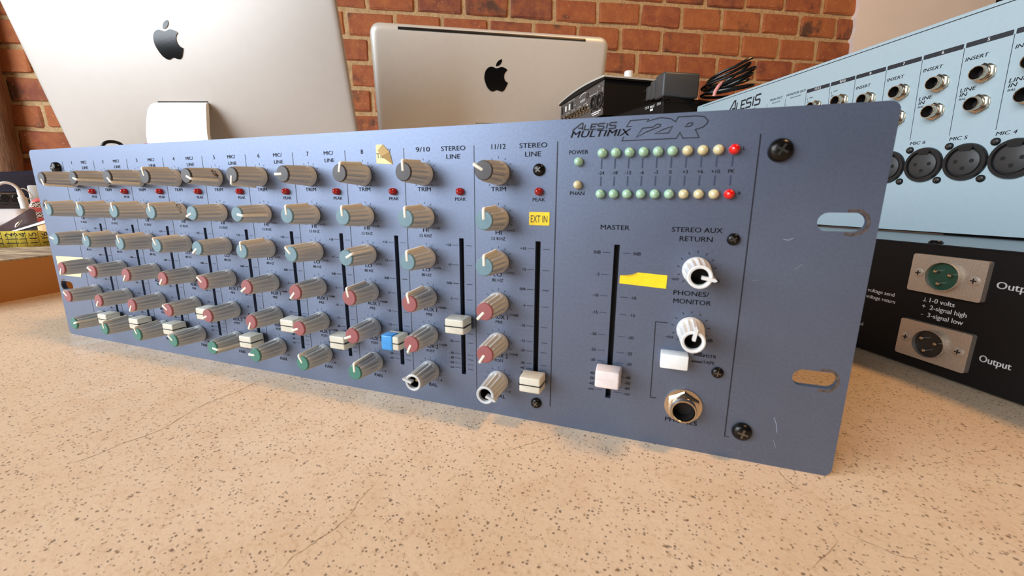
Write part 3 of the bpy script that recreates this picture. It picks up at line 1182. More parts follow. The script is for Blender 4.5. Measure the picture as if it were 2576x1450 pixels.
output_plate(.0006, .0602, .0180, True)
output_plate(.0012, .0198, .0180, False)
wp = MB()
W_ = lambda s, x, z, h, w, al='L': put_text(wp, s, x * MM, z * MM, h * MM, w * MM, y=-.0001, align=al, bold=.008)
W_('Output', 21.7, 59.6, 3.6, 16.5)
W_('Output', 22.3, 19.2, 3.6, 13.0)
W_('\u22A5  1-0 volts' if False else '1-0 volts', -6.2, 44.6, 2.6, 12.4)
wp.rect(-.0096, -.0078, .0433, .0436, -.0001)
wp.rect(-.00885, -.00855, .0436, .0455, -.0001)
W_('+  2-signal high', -9.4, 40.3, 2.6, 22)
W_('-  3-signal low', -9.0, 35.6, 2.6, 20.8)
W_('1-high voltage send', -25.8, 43.2, 2.4, 26, 'R')
W_('2-low voltage return', -24.6, 38.8, 2.4, 27, 'R')
W_('Control', -41.8, 18.8, 2.4, 11, 'R')
wp.build('lettering', 'whiteprint', BX, fix=False)
q = MB().lathe([(0, .0036), (.0006, .0034), (.0016, .0024), (.0018, .0002)], 20, M=T(-.0165, .010, .0776) @ Matrix.Rotation(PI / 2, 4, 'X')).build('lid_screw', 'blackmetal', BX)

# ------------------------------------------------------------------ pale blue desk mixer standing on the rack unit
DM = thing('desk_mixer', 'pale blue mixing desk with rows of sockets stacked on the black rack unit', 'mixer', (0.6265, 0.2354, 0.0790), (0.055, 0, -1.04148))
ox, oz = 0.0, -.0022
DX0, DX1 = -.3285, .13
plate = rrect(DX0, DX1, .0022, .1575, .0025, 3)
xl = [(-30.5 + 26.55 * k) * MM for k in range(-4, 6)]
MB().prism([(a, b + oz) for a, b in plate], 0, .0025).build('rear_panel', 'bluebox', DM)
MB().rbox(DX0 + .003, DX1 - .003, .0024, .085, .004, .153, .004, 2).build('body', 'bluebox', DM)
MB().box(DX0 + .02, DX1 - .01, .004, .08, -.0012, .0042).build('foot_strip', 'black', DM)
MB().stroke([(DX0 + .012, .1528), (DX1, .1528)], .0006, -.0001).build('edge_line', 'darkprint', DM, fix=False)
dp = MB()
dw = MB()
D_ = lambda s, x, z, h, w, al='C', sh=.12, b=.02: put_text(dp, s, x * MM, (z - 2.2) * MM, h * MM, w * MM if w else None, y=-.0001, align=al, bold=b, shear=sh)
tags = [('11/12', -146.3, -121.2), ('9/10', -119.9, -96.4)] + [(str(8 - k), -95.4 + 26.5 * k, -70.2 + 26.5 * k) for k in range(7)]
for s, a, b in tags:
    dp.prism([(x, z) for x, z in rrect(a * MM, b * MM, .1314, .1347, .0006, 3)], -.0001, .0)
    put_text(dw, s, (a + b) / 2 * MM, .13305, .0022, None, y=-.00016, bold=.03)
    dp.stroke([((a - .6) * MM, .1318), ((a - .6) * MM, .0722)], .00035, -.0001)
D_('MAIN OUT', -185.3, 136.9, 2.2, 17)
D_('BALANCED', -185.0, 133.2, 1.2, 11)
D_('L', -171, 128, 1.8, 1.0, b=.01)
D_('MONITOR OUT', -159.5, 137.0, 2.2, 24)
D_('BALANCED', -159.5, 133.4, 1.2, 13)
for xx in (-198.1, -172.6):
    dp.stroke([(xx * MM, .1322), (xx * MM, .0722)], .00035, -.0001)
for xx in (-145.0, -118.6):
    D_('L', xx + .6, 127.4, 1.9, 1.0, b=.01)
    D_('MONO', xx + 4.4, 128.2, 1.0, 4.0)
    D_('BAL', xx + 1.6, 124.6, 1.0, 2.4)
alesis_logo(dp, -.2625, .1345, .053, .0105, .0019, -.0001)
dp.stroke([(-.255, .1305), (-.214, .1312)], .0005, -.0001)
jx = [-28.2 + 26.5 * k for k in range(-2, 5)]
for k, x in enumerate(jx):
    D_('INSERT', x - 6.6, 125.6, 2.4, 12.6, sh=.2)
    D_('LINE', x - 8.3, 105.0, 2.5, 8.8, sh=.2)
    D_('IN', x - 10.6, 101.9, 2.5, 3.9, sh=.2)
    D_('BAL', x - 10.6, 98.9, 1.4, 4.2, sh=.2)
    D_('MIC %d' % (8 - k), x - 8.8, 71.6, 2.4, 10.6, sh=.2)
dp.build('lettering', 'darkprint', DM, fix=False)
dw.build('channel_numbers', 'whiteprint', DM, fix=False)

jsrc = None


def jack(x, z, parent=DM):
    global jsrc
    if jsrc is None:
        a = MB()
        a.lathe([(0, .0060), (-.0008, .0060), (-.0010, .0050)], 30, cap1=False)
        a.lathe([(-.0008, .0064), (-.0028, .0064), (-.0032, .0056), (-.0032, .0045)], 6, cap0=False, cap1=False)
        j = a.build('jack_socket', 'nickel', parent)
        t = MB().lathe([(-.003, .0047), (-.0036, .0044), (-.0042, .0047), (-.0082, .0047), (-.0086, .0045), (-.0086, .0041), (-.0082, .0038), (-.0003, .0038)], 30, cap0=False, cap1=False).build('bush', 'nickel', j)
        h = MB().lathe([(-.0078, .00376), (-.0040, .0036), (-.0008, .0035)], 24, cap0=False).build('bore', 'hole', j)
        jsrc = (j, t, h)
        j.location = (x, 0, z)
    else:
        j = inst(jsrc[0], 'jack_socket', parent, (x, 0, z))
        inst(jsrc[1], 'bush', j)
        inst(jsrc[2], 'bore', j)
    return j


for x in jx:
    jack(x * MM, .1113)
    jack(x * MM, .0913)
for x in (-.1065, -.1330):
    jack(x, .1155)
    jack(x, .0955)

xs = None


def xlr(x, z):
    global xs
    if xs is None:
        o = MB().lathe([(0, .0132), (-.0012, .0132), (-.0022, .0126), (-.0022, .0108), (-.0004, .0104)], 40, cap0=False).build('microphone_socket', 'xlr', DM)
        f = MB().lathe([(-.0006, .0092), (-.0016, .0092), (-.0019, .0088), (-.0019, .0001)], 36).build('insert', 'xlr_face', o)
        h = MB()
        for dx, dz in ((-.0048, .0006), (.0048, .0006), (0, -.0044)):
            h.lathe([(-.0016, .0014), (-.00198, .0014)], 14, M=T(dx, 0, dz))
        h = h.build('contact_holes', 'slot', o)
        l = MB().prism([(-.0032, .0078), (.0032, .0078), (.0046, .0112), (-.0046, .0112)], -.0025, -.0012).build('latch', 'black', o)
        xs = (o, f, h, l)
        o.location = (x, 0, z)
    else:
        o = inst(xs[0], 'microphone_socket', DM, (x, 0, z))
        for q, nm in zip(xs[1:], ('insert', 'contact_holes', 'latch')):
            inst(q, nm, o)
    for dx, dz in ((-.0112, .0122), (.0110, -.0122)):
        screw(x + dx, z + dz, .0026, DM, 'black')


for k in range(7):
    xlr((-30.4 + 26.5 * (k - 2)) * MM, .0520)

# ------------------------------------------------------------------ equipment case with its connector side, behind
CS = thing('equipment_case', 'black equipment case with CH1 INPUT lettering carrying the audio interface and adapter', 'equipment case', (0.4067, 0.4851, 0), (0, 0, -0.8839))
MB().rbox(-.36, 0, 0, .26, .0, .2400, .0015, 1, smooth=False).build('case', 'boxblack', CS)
MB().box(-.0012, 0.0004, -.0004, .26, .2385, .2449).build('side_flange', 'boxblack', CS)
MB().rbox(-.359, -.0012, .012, .259, .2398, .2446, .0004, 1, smooth=False).build('lid', 'boxblack', CS)
c_ = MB()
put_text(c_, 'CH II', -.0353, .2362, .0034, .0086, y=-.0003, bold=.02)
put_text(c_, 'INPUT', -.0229, .2356, .0034, .0100, y=-.0003, bold=.02)
put_text(c_, 'CH I', -.0089, .2366, .0034, .0076, y=-.0003, bold=.02)
c_.rect(-.0275, -.0210, .2300, .2328, -.0003)
c_.build('lettering', 'whiteprint', CS, fix=False)
for yy, zz in ((.006, .2400), (.050, .2390)):
    MB().lathe([(0, .003), (-.0006, .003), (-.0012, .0018), (-.0012, .0001)], 18, M=T(.0004, yy, zz) @ Matrix.Rotation(PI / 2, 4, 'Z')).build('screw', 'blackmetal', CS)

# ------------------------------------------------------------------ audio interface
AI = thing('audio_interface', 'charcoal audio interface with arched grey lid and white volume knob', 'audio interface', (0.3098, 0.5915, 0.2453), (0, 0, -0.9848))
W0, HH = -.212, .0600
top = [(W0, .0585)] + [(W0 + (.004 - W0) * t / 12, .0585 + .0062 * math.sin(PI * t / 12) ** .8) for t in range(1, 12)] + [(.004, .0590)]
MB().box(W0 + .004, .0, .0, .150, .0, .0560).build('case', 'boxblack', AI)
MB().rect(W0 + .005, -.0008, .001, .0560, -.0004).build('rear_panel', 'iface', AI, fix=False)
lid = [(a, b) for a, b in top] + [(.004, .0562), (W0, .0562)]
MB().prism(lid, -.003, .153).build('lid', 'boxblack', AI)
MB().prism([(a, b) for a, b in top] + [(a, b + .0030) for a, b in reversed(top)], -.0034, .1534).build('lid_trim', 'iface_lid', AI)
for fx in (W0 + .02, -.02):
    for fy in (.02, .13):
        MB().lathe([(0, .006), (-.0004, .006)], 14, M=T(fx, fy, -.0002) @ Matrix.Rotation(PI / 2, 4, 'X')).build('foot', 'black', AI)
MB().lathe([(.060, .0078), (.064, .0078), (.0745, .0074), (.0752, .0068)], 26, M=T(-.012, .050, 0) @ Matrix.Rotation(PI / 2, 4, 'X')).build('volume_knob', 'white', AI)
cmb_ = None
for x, z in ((-.0130, .0262), (-.0375, .0266)):
    o = MB().lathe([(0, .0125), (-.0025, .0125), (-.0034, .0118), (-.0034, .0092), (-.0008, .0088)], 28, M=T(x, 0, z), cap0=False).build('combo_socket', 'xlr', AI)
    MB().lathe([(-.0006, .0088), (-.0012, .0088)], 24, M=T(x, 0, z)).build('insert', 'slot', o)
    MB().lathe([(-.0006, .0030), (-.0020, .0030)], 18, M=T(x, 0, z)).build('centre', 'iface', o)
    for s in (-1, 1):
        MB().lathe([(0, .0024), (-.0012, .0020), (-.0014, .0001)], 14, M=T(x + s * .010, 0, z - .0128)).build('screw', 'blackmetal', o)
for k in range(8):
    x = -.0625 - k * .0155
    o = MB().lathe([(0, .0058), (-.003, .0058), (-.0034, .0048), (-.0095, .0046), (-.0095, .0036), (-.003, .0034)], 20, M=T(x, 0, .0220), cap0=False).build('jack_socket', 'nickel', AI)
    MB().lathe([(-.003, .0034), (-.0034, .0034)], 16, M=T(x, 0, .0220)).build('bore', 'slot', o)
for x, w, h, mt in ((-.0700, .0050, .0050, None), (-.1420, .0036, .0080, 'slot'), (-.1560, .0036, .0080, 'white'), (-.1760, .0036, .0070, 'white'), (-.1960, .0034, .0085, 'slot')):
    if mt is None:
        MB().lathe([(0, .0046), (-.001, .0046), (-.001, .0030), (-.0003, .0030)], 20, M=T(-.0672, 0, .0452), cap0=False).build('power_socket', 'slot', AI)
    else:
        MB().rbox(x - w, x + w, -.0012, .0002, .0440 - h / 1.1, .0440 + h / 1.6, .0004, 1).build('port', mt, AI)
a_ = MB()
put_text(a_, '1', -.0062, .0425, .0050, None, y=-.0006, bold=.03)
put_text(a_, '2', -.0270, .0418, .0050, None, y=-.0006, bold=.03)
a_.stroke([(-.0570, .0440), (-.0570, .0412), (-.0320, .0412)], .0008, -.0006)
put_text(a_, 'audient', -.0900, .0420, .0056, .024, y=-.0006, bold=.02)
a_.stroke([(-.105 + .03 * t / 10, .046 + .0075 * math.sin(PI * (.15 + .55 * t / 10))) for t in range(11)], .0012, -.0006)
a_.rect(-.047, -.0095, .0086, .0104, -.0006)
a_.rect(-.043, -.016, .0055, .0072, -.0006)
for x in (-.072, -.101, -.131, -.161):
    a_.stroke([(x - .012, .0305), (x - .012, .0335), (x + .003, .0335), (x + .003, .0305)], .0006, -.0006)
    a_.rect(x - .013, x - .006, .0288, .0302, -.0006)
    a_.rect(x + .001, x + .008, .0288, .0302, -.0006)
a_.stroke([(-.131, .0502), (-.131, .0535), (-.165, .0535), (-.165, .0520)], .0006, -.0006)
put_text(a_, 'OPTICAL', -.128, .041, .0018, .012, y=-.0006)
put_text(a_, '5V', -.020, .0500, .0026, .006, y=-.0006)
put_text(a_, '+', -.006, .0505, .0026, None, y=-.0006)
a_.build('lettering', 'whiteprint', AI, fix=False)

# ------------------------------------------------------------------ mains adapter and cable coil on the case
PA = thing('power_adapter', 'black mains plug adapter with two pins lying on equipment case', 'adapter', (0.4050, 0.4885, 0.2451), (0, 0, math.atan2(.46, .888)))
MB().rbox(0, .055, 0, .026, 0, .0335, .0035, 3).build('body', 'cable_grey', PA)
MB().rbox(-.0006, .050, .024, .040, .0030, .0290, .002, 2).build('plug', 'cable_grey', PA)
MB().rbox(-.0004, .0440, .038, .054, .0050, .0250, .002, 2).build('plug_nose', 'cable_grey', PA)
for z in (.0085, .0215):
    MB().lathe([(.052, .0016), (.0700, .0016), (.0715, .0012)], 12, M=T(.003, 0, z)).build('pin', 'nickel', PA)
mb = MB()
rr = random.Random(21)
pts = []
cx, cy, cz = .491, .5330, .2470
for k in range(0, 6 * 26):
    a = 2 * PI * k / 26
    lap = k / 26
    ra, rb = .030 + .004 * math.sin(lap * 2.1), .020 + .004 * math.cos(lap * 1.7)
    x = ra * math.cos(a)
    y = rb * math.sin(a)
    z = .0040 + lap * .0032 + (.0150 * (0.5 + .5 * math.sin(a + .5 + lap * .25))) * (lap / 5.5) ** .7 + (.010 * max(0, math.cos(a - .4)) * lap / 6)
    ca = math.radians(-18)
    pts.append((cx + x * math.cos(ca) - y * math.sin(ca), cy + x * math.sin(ca) + y * math.cos(ca), cz + z))
CC = thing('cable_coil', 'coiled black cable with pink tie lying beside the adapter', 'cable', (cx, cy, .2447))
loc = lambda P: [(p[0] - cx, p[1] - cy, p[2] - .2447) for p in P]
MB().tube(loc(pts), .0019, 8).build('cord', 'cable_black', CC)
MB().tube([(-.0175, -.019, .0020), (-.0165, -.0205, .008), (-.0120, -.0185, .016), (-.006, -.016, .021)], .0024, 8).build('tie', 'pink', CC)

# ------------------------------------------------------------------ desktop computers, backs towards us
BODY = [(-0.2, 15.0), (-10.6, 17.7), (-19.1, 15.2), (-25.2, 7.7), (-27.5, -3.3), (-25.7, -13.2), (-19.8, -25.2), (-12.2, -31.6), (-6.7, -32.1), (1.6, -29.0), (11.7, -31.8), (18.0, -28.8), (23.3, -20.0), (26.2, -13.2), (26.2, -13.0), (19.9, -9.1), (17.2, -1.4), (18.9, 6.4), (24.3, 12.4), (24.3, 12.6), (19.1, 16.3), (10.4, 18.1)]
LEAF = [(-1.4, 18.8), (-0.9, 24.0), (3.9, 30.1), (11.2, 33.8), (11.2, 33.6), (10.9, 27.8), (6.1, 21.6), (-1.2, 18.7)]


def computer(label, base, yaw, tilt, zc, w, v0, v1, r, prof, bulge, logo_uv, logo_k, thick, shell='alu'):
    c = thing('desktop_computer', label, 'computer', base, (0, 0, yaw), 'aluminium desktop computers')
    vv = Vector((0, -math.sin(tilt), math.cos(tilt)))
    nn = Vector((0, -math.cos(tilt), -math.sin(tilt)))
    P = lambda u, v, o: (Vector((u, 0, zc)) + vv * v + nn * o)[:]
    vc, hv, hu = (v0 + v1) / 2, (v1 - v0) / 2, w / 2
    ed = [0, .0006, .0015, .003, .005, .0075, .0105, .0142, .02]
    surf = lambda u, v: bulge * max(0, 1 - (u / hu) ** 2) * max(0, 1 - ((v - vc) / hv) ** 2)

    def axis(h):
        inner = [-(h - .02) + 2 * (h - .02) * k / 16 for k in range(17)]
        return [-(h - e) for e in ed[:-1]] + inner + [h - e for e in reversed(ed[:-1])]

    def warp(u, v):
        dx, dv = abs(u) - (hu - r), abs(v) - (hv - r)
        if dx > 0 and dv > 0:
            q = math.hypot(dx, dv)
            f = max(dx, dv) / q
            return math.copysign(hu - r + dx * f, u), math.copysign(hv - r + dv * f, v), r - max(dx, dv)
        return u, v, min(hu - abs(u), hv - abs(v))

    au, av = axis(hu), axis(hv)
    nu, nv = len(au), len(av)
    vs, fs = [], []
    for b in av:
        for a in au:
            u, v, d = warp(a, b)
            vs.append(P(u, v + vc, prof(d) + surf(u, v + vc)))
    for y in range(nv - 1):
        for x in range(nu - 1):
            k = y * nu + x
            fs.append((k, k + 1, k + nu + 1, k + nu))
    loop = [x for x in range(nu)] + [y * nu + nu - 1 for y in range(1, nv)] + [(nv - 1) * nu + x for x in range(nu - 2, -1, -1)] + [y * nu for y in range(nv - 2, 0, -1)]
    vl = [(b, a) for b in av for a in au]
    base = len(vs)
    for k in loop:
        u, v, d = warp(vl[k][1], vl[k][0])
        vs.append(P(u, v + vc, -thick))
    L = len(loop)
    for k in range(L):
        l = (k + 1) % L
        fs.append((loop[k], loop[l], base + l, base + k))
    mb = MB()
    mb.add(vs, fs, smooth=True)
    mb.build('back_shell', shell, c)
    pl = rrect(-hu + .001, hu - .001, -hv + .001, hv - .001, r, 8)
    g = MB().add([P(a, b + vc, -thick) for a, b in pl] + [P(a, b + vc, -thick - .003) for a, b in pl],
                 [tuple(range(len(pl))), tuple(range(2 * len(pl) - 1, len(pl) - 1, -1))] + [(i, (i + 1) % len(pl), len(pl) + (i + 1) % len(pl), len(pl) + i) for i in range(len(pl))])
    g.build('screen_glass', 'glossblack', c)
    off = lambda u, v: prof(min(hu - abs(u), hv - abs(v - vc))) + surf(u, v)
    lg = MB()
    for lp in (BODY, LEAF):
        pts = catmull([(a, b) for a, b in lp], 4)
        bm = bmesh.new()
        bvs = [bm.verts.new((p[0], p[1], 0)) for p in pts]
        f = bm.faces.new(bvs)
        bmesh.ops.triangulate(bm, faces=[f])
        bmesh.ops.subdivide_edges(bm, edges=bm.edges[:], cuts=3, use_grid_fill=True)
        for q in bm.verts:
            u = logo_uv[0] + q.co.x * MM * logo_k
            v = logo_uv[1] + q.co.y * MM * logo_k
            q.co = Vector(P(u, v, off(u, v) + .0009))
        lg.bm(bm)
    lg.build('emblem', 'glossblack', c)
    return c, P, off


IM1 = (-.339, .360)
prof1 = lambda d: .002 * math.sqrt(max(0, 1 - (1 - min(1, max(0, d) / .007)) ** 2))
c1, P1, off1 = computer('large silver desktop computer seen from behind at far left, bright stand neck', (IM1[0], IM1[1], 0), .307, .277, .264, .528, -.160, .200, .006, prof1, .016, (-.006, .0855), .815, .005)
MB().add([P1(a, b, off1(a, b) + .0004) for a, b in ((-.0570, -.0030), (.0275, -.0030), (.0300, -.0150), (.0305, -.0150), (.0285, -.0012), (-.0575, -.0012))], [(0, 1, 4, 5), (1, 2, 3, 4)]).build('slot_line', 'black', c1, fix=False)


def neck(c, P, off, u0, u1, ub0, ub1, v, foot, drop, out0):
    """bent metal neck: leaves the back at v, bends down to the foot plate on the table"""
    a = Vector(P(0, v, off(0, v)))
    prof = [(a.y + .010, a.z + .0005), (a.y - .002, a.z - .0003), (a.y - out0 * .35, a.z - .0025), (a.y - out0 * .55, a.z - .008), (a.y - out0 * .75, a.z - .022), (a.y - out0, a.z - .065), (a.y - out0 + drop * .3, a.z * .5), (a.y - out0 + drop * .8, .03), (a.y - out0 + drop, .006)]
    P2 = catmull([Vector(q) for q in prof], 4, False)
    n = len(P2)
    th = .007
    vs, fs = [], []
    for i, q in enumerate(P2):
        t = P2[min(n - 1, i + 1)] - P2[max(0, i - 1)]
        t.normalize()
        nr = Vector((-t.y, t.x))
        k = i / (n - 1)
        k2 = min(1, k * 1.3)
        x0, x1 = u0 + (ub0 - u0) * k2, u1 + (ub1 - u1) * k2
        for x, s in ((x0, 0), (x1, 0), (x1, 1), (x0, 1)):
            e = q + nr * (th * s) * (1 if nr.x > 0 else -1)
            vs.append((x, e.x, max(.0045, e.y)))
    for i in range(n - 1):
        for j in range(4):
            l = (j + 1) % 4
            fs.append((i * 4 + j, i * 4 + l, i * 4 + 4 + l, i * 4 + 4 + j))
    fs += [(0, 1, 2, 3), tuple((n - 1) * 4 + j for j in (3, 2, 1, 0))]
    MB().add(vs, fs).build('stand_neck', 'alu_neck', c)
    yb = prof[-1][0]
    MB().rbox(ub0 - .012, ub1 + .012, yb - .012, yb + foot, .0, .006, .0015, 2).build('stand_foot', 'alu_neck', c)


neck(c1, P1, off1, -.0560, .0275, -.070, .038, -.004, .17, .05, .022)

IM2 = (.040, .762)
prof2 = lambda d: .012 * math.sqrt(max(0, 1 - (1 - min(1, max(0, d) / .014)) ** 2))
c2, P2_, off2 = computer('silver desktop computer with dark slot along its top edge, before brick wall', (IM2[0], IM2[1], 0), .487, .217, .466, .528, -.345, 0.0, .022, prof2, .005, (.006, -.090), 1.0, .014, 'alu2')
us = [-.2045 + .4109 * k / 24 for k in range(25)]
MB().add([P2_(a, b, off2(a, b) + .0008) for b in (-.0065, -.0092, -.0118) for a in us], [(r * 25 + k, r * 25 + k + 1, (r + 1) * 25 + k + 1, (r + 1) * 25 + k) for r in range(2) for k in range(24)]).build('vent_slot', 'black', c2, fix=False)
MB().add([P2_(a, b, off2(a, b) + .0005) for a, b in ((-.0400, -.1900), (.0600, -.1890), (.0600, -.1897), (-.0392, -.1908), (-.0392, -.1990), (-.0400, -.1990))], [(0, 1, 2, 3), (0, 3, 4, 5)]).build('slot_line', 'black', c2, fix=False)
neck(c2, P2_, off2, -.038, .060, -.045, .067, -.193, .19, .06, .020)

# cords behind the first computer's stand
CB = (-.2378, .1946)
def arch(name, mat, a, b, top, r, label):
    pts = [(a[0], a[1], r), (a[0], a[1], top * .6), (a[0] + (b[0] - a[0]) * .12, a[1] + (b[1] - a[1]) * .12, top * .93),
           ((a[0] + b[0]) / 2, (a[1] + b[1]) / 2, top), (a[0] + (b[0] - a[0]) * .88, a[1] + (b[1] - a[1]) * .88, top * .93), (b[0], b[1], top * .6), (b[0], b[1], r)]
    return tag(MB().tube(smooth_path(pts, 8), r, 8).build(name, mat), label, 'cable')


arch('black_cord', 'cable_black', (-.2560, .1660), (-.2385, .1930), .1700, .0020, 'black cord arching up before the large computer')
arch('red_cord', 'cable_red', (-.2350, .1990), (-.2240, .2170), .1695, .0019, 'pale red cord arching beside the stand of large computer')

# ------------------------------------------------------------------ black loudspeaker behind the desk mixer
SP = thing('loudspeaker', 'tall black loudspeaker behind pale blue mixer at right edge', 'loudspeaker', (.845, .690, 0), (0, 0, -1.02))
MB().rbox(-.0, .20, 0, .18, .0, .55, .004, 2, M=T(0, 0, 0)).build('cabinet', 'boxblack', SP)
MB().rbox(.012, .188, -.006, .001, .012, .538, .004, 2).build('grille', 'black', SP)
tag(MB().tube(smooth_path([(.652, .312, .2338), (.6475, .3120, .2385), (.6430, .3090, .2405), (.6440, .3050, .2402), (.6500, .3000, .2380), (.658, .300, .2338)], 8), .0014, 8).build('short_cord', 'cable_black'), 'short black cord lying on top of the pale blue mixer', 'cable')

# ------------------------------------------------------------------ things at the left
AY = math.atan2(.3627, -.9319)          # direction away from the camera at the left
EX = Vector((.3627, .9319, 0))          # sideways (to the right in view)
EY = Vector((-.9319, .3627, 0))         # away
LC = Vector((.4143, -.1694, 0))


def LP(px, D, z):
    """a spot at horizontal distance D on the left, px across"""
    s = (px - 60) / 2490.0 * D
    q = LC + EY * D + EX * s
    return Vector((q.x, q.y, z))


pl = [(-.1782, .0143), (-.1822, .0305), (-.1880, .0536), (-.1943, .0786), (-.2010, .1180), (-.2140, .1700), (-.40, .24), (-.62, .26), (-.72, .17), (-.66, -.02), (-.40, -.10), (-.20, -.06)]
pl = [p[:] for p in catmull(pl, 4)]
WB = thing('wooden_slab', 'thick round wooden slab with orange side at left under yellow tape', 'wooden slab', (-.45, .08, 0))
h = .0405
n = len(pl)
vs = [(a + .45, b - .08, 0.0) for a, b in pl] + [(a + .45, b - .08, h - .0015) for a, b in pl]
MB().add(vs, [tuple(range(n)), tuple(range(2 * n - 1, n - 1, -1))] + [(i, (i + 1) % n, n + (i + 1) % n, n + i) for i in range(n)]).build('side', 'slab_side', WB)
vs = [(a + .45, b - .08, h - .0014) for a, b in pl] + [(a + .45, b - .08, h) for a, b in pl]
MB().add(vs, [tuple(range(n)), tuple(range(2 * n - 1, n - 1, -1))] + [(i, (i + 1) % n, n + (i + 1) % n, n + i) for i in range(n)]).build('top_face', 'slab_top', WB)

# tape measure standing on edge
TM = thing('tape_measure', 'yellow tape measure strip numbered 112 to 116 on wooden slab', 'tape measure', (-.36, .13, h))
path = [(-60, .79), (0, .785), (40, .78), (80, .78), (118, .79), (150, .815), (185, .85)]
pp = catmull([Vector((a, b)) for a, b in path], 6, False)
base_pts = [LP(a, b, 0) for a, b in pp]
tm = MB()
hgt = .0195
n = len(base_pts)
vs = []
for i, q in enumerate(base_pts):
    e = max(0, (pp[i][0] - 95) / 90.0)
    vs.append((q.x + .36, q.y - .13, .0003))
for i, q in enumerate(base_pts):
    e = max(0, (pp[i][0] - 80) / 90.0)
    vs.append((q.x + .36 - .002, q.y - .13 - .004 * e, .0003 + hgt - .006 * e))
tm.add(vs, [(i, i + 1, n + i + 1, n + i) for i in range(n - 1)], smooth=True)
o = tm.build('strip', 'yellow_tape_measure', TM, fix=False)
sm_ = o.modifiers.new('thickness', 'SOLIDIFY')
sm_.thickness = .0005
# numbers along the strip
nm = MB()
for s, px in (('111', -24), ('112', 4), ('113', 17.5), ('114', 38), ('115', 63), ('116', 92), ('117', 116)):
    # find segment
    for i in range(n - 1):
        if pp[i][0] <= px <= pp[i + 1][0]:
            t = (px - pp[i][0]) / (pp[i + 1][0] - pp[i][0])
            q = base_pts[i].lerp(base_pts[i + 1], t)
            d = (base_pts[i + 1] - base_pts[i]).normalized()
            break
    nr = Vector((d.y, -d.x, 0))
    if nr.dot(LC - q) < 0:
        nr = -nr
    e = max(0, (px - 80) / 90.0)
    M_ = Matrix(((d.x, nr.x, -.0010, q.x + .36 + nr.x * .0007), (d.y, nr.y, 0, q.y - .13 + nr.y * .0007), (0, 0, 1, .0003), (0, 0, 0, 1)))
    put_text(nm, s, 0, .0108 - .002 * e, .0062, .0128, y=.0006, rot=PI / 2, M=M_)
    nm.rect(-.0062, -.0058, .001, hgt - .001 - .004 * e, .0006, M=M_)
    nm.rect(.0004, .0007, .0006, .0030, .0006, M=M_)
nm.build('lettering', 'ink', TM, fix=False)


def quad_sheet(name, grid, mat, label, cat, thick=.0005):
    """grid: rows of points"""
    R, C_ = len(grid), len(grid[0])
    vs = [p[:] for row in grid for p in row]
    fs = [(r * C_ + c, r * C_ + c + 1, (r + 1) * C_ + c + 1, (r + 1) * C_ + c) for r in range(R - 1) for c in range(C_ - 1)]
    b = grid[0][0]
    mb = MB().add(vs, fs, smooth=True)
    o = mb.build(name, mat, fix=False)
    sm = o.modifiers.new('thickness', 'SOLIDIFY')
    sm.thickness = thick
    sm.offset = 1
    if label:
        tag(o, label, cat)
    return o


# magazine lying curled on the slab
MG = thing('magazine', 'curled magazine with dark and tan picture on wooden slab behind tape', 'magazine', LP(60, .9, h)[:])
b0 = LP(60, .9, h)


def zarch(px, f):
    return h + .002 + max(0, (px + 20) / 130) ** 1.0 * .016 * f


def strip_part(name, pxs, D0, D1, zf, mat, dz=0):
    gr = []
    for D in [D0 + (D1 - D0) * k / 4 for k in range(5)]:
        gr.append([LP(px, D, zf(px, (D - .84) / .12) + dz) - b0 for px in pxs])
    R, C_ = len(gr), len(gr[0])
    vs = [p[:] for row in gr for p in row]
    fs = [(r * C_ + c, r * C_ + c + 1, (r + 1) * C_ + c + 1, (r + 1) * C_ + c) for r in range(R - 1) for c in range(C_ - 1)]
    o = MB().add(vs, fs, smooth=True).build(name, mat, MG, fix=False)
    sm = o.modifiers.new('thickness', 'SOLIDIFY')
    sm.thickness = .0006
    return o


strip_part('dark_page', [-60, -30, 0, 30, 60, 80], .845, .99, zarch, 'photo_dark')
strip_part('tan_page', [80, 95, 110, 130, 160, 190], .845, .99, zarch, 'photo_tan')
strip_part('page_edge', [-60, -30, 0, 30, 60, 90, 120, 150, 190], .975, 1.0, lambda p, f: zarch(p, f) + .0016, 'paper')

# leather case: a wedge rising to the right
LE = MB()
vs, fs = [], []
sec = [(-70, .006), (-30, .010), (0, .018), (30, .027), (55, .036), (72, .042), (84, .040)]
for px, hz in sec:
    for D, zz in ((1.00, 0), (.998, hz * .55), (1.012, hz), (1.06, hz * 1.0), (1.10, hz * .5), (1.10, 0)):
        q = LP(px, D, h + .0002 + zz)
        vs.append(q[:])
k = 6
for i in range(len(sec) - 1):
    for j in range(k):
        l = (j + 1) % k
        fs.append((i * k + j, i * k + l, i * k + k + l, i * k + k + j))
fs += [tuple(range(k)), tuple((len(sec) - 1) * k + j for j in range(k))[::-1]]
b1 = LP(20, 1.05, h)
LE.add([(a - b1.x, b - b1.y, c - b1.z) for a, b, c in vs], fs, smooth=True)
LT = thing('leather_case', 'dark brown leather case lying behind yellow tape measure', 'leather case', b1[:])
LE.build('body', 'leather', LT)
bk = MB().tube([(LP(x, .990, h + z) - b1)[:] for x, z in ((24, .0145), (30, .0185), (38, .0225), (46, .026))], [.0006, .0018, .0012, .0007], 8)
bk.build('buckle', 'nickel', LT)

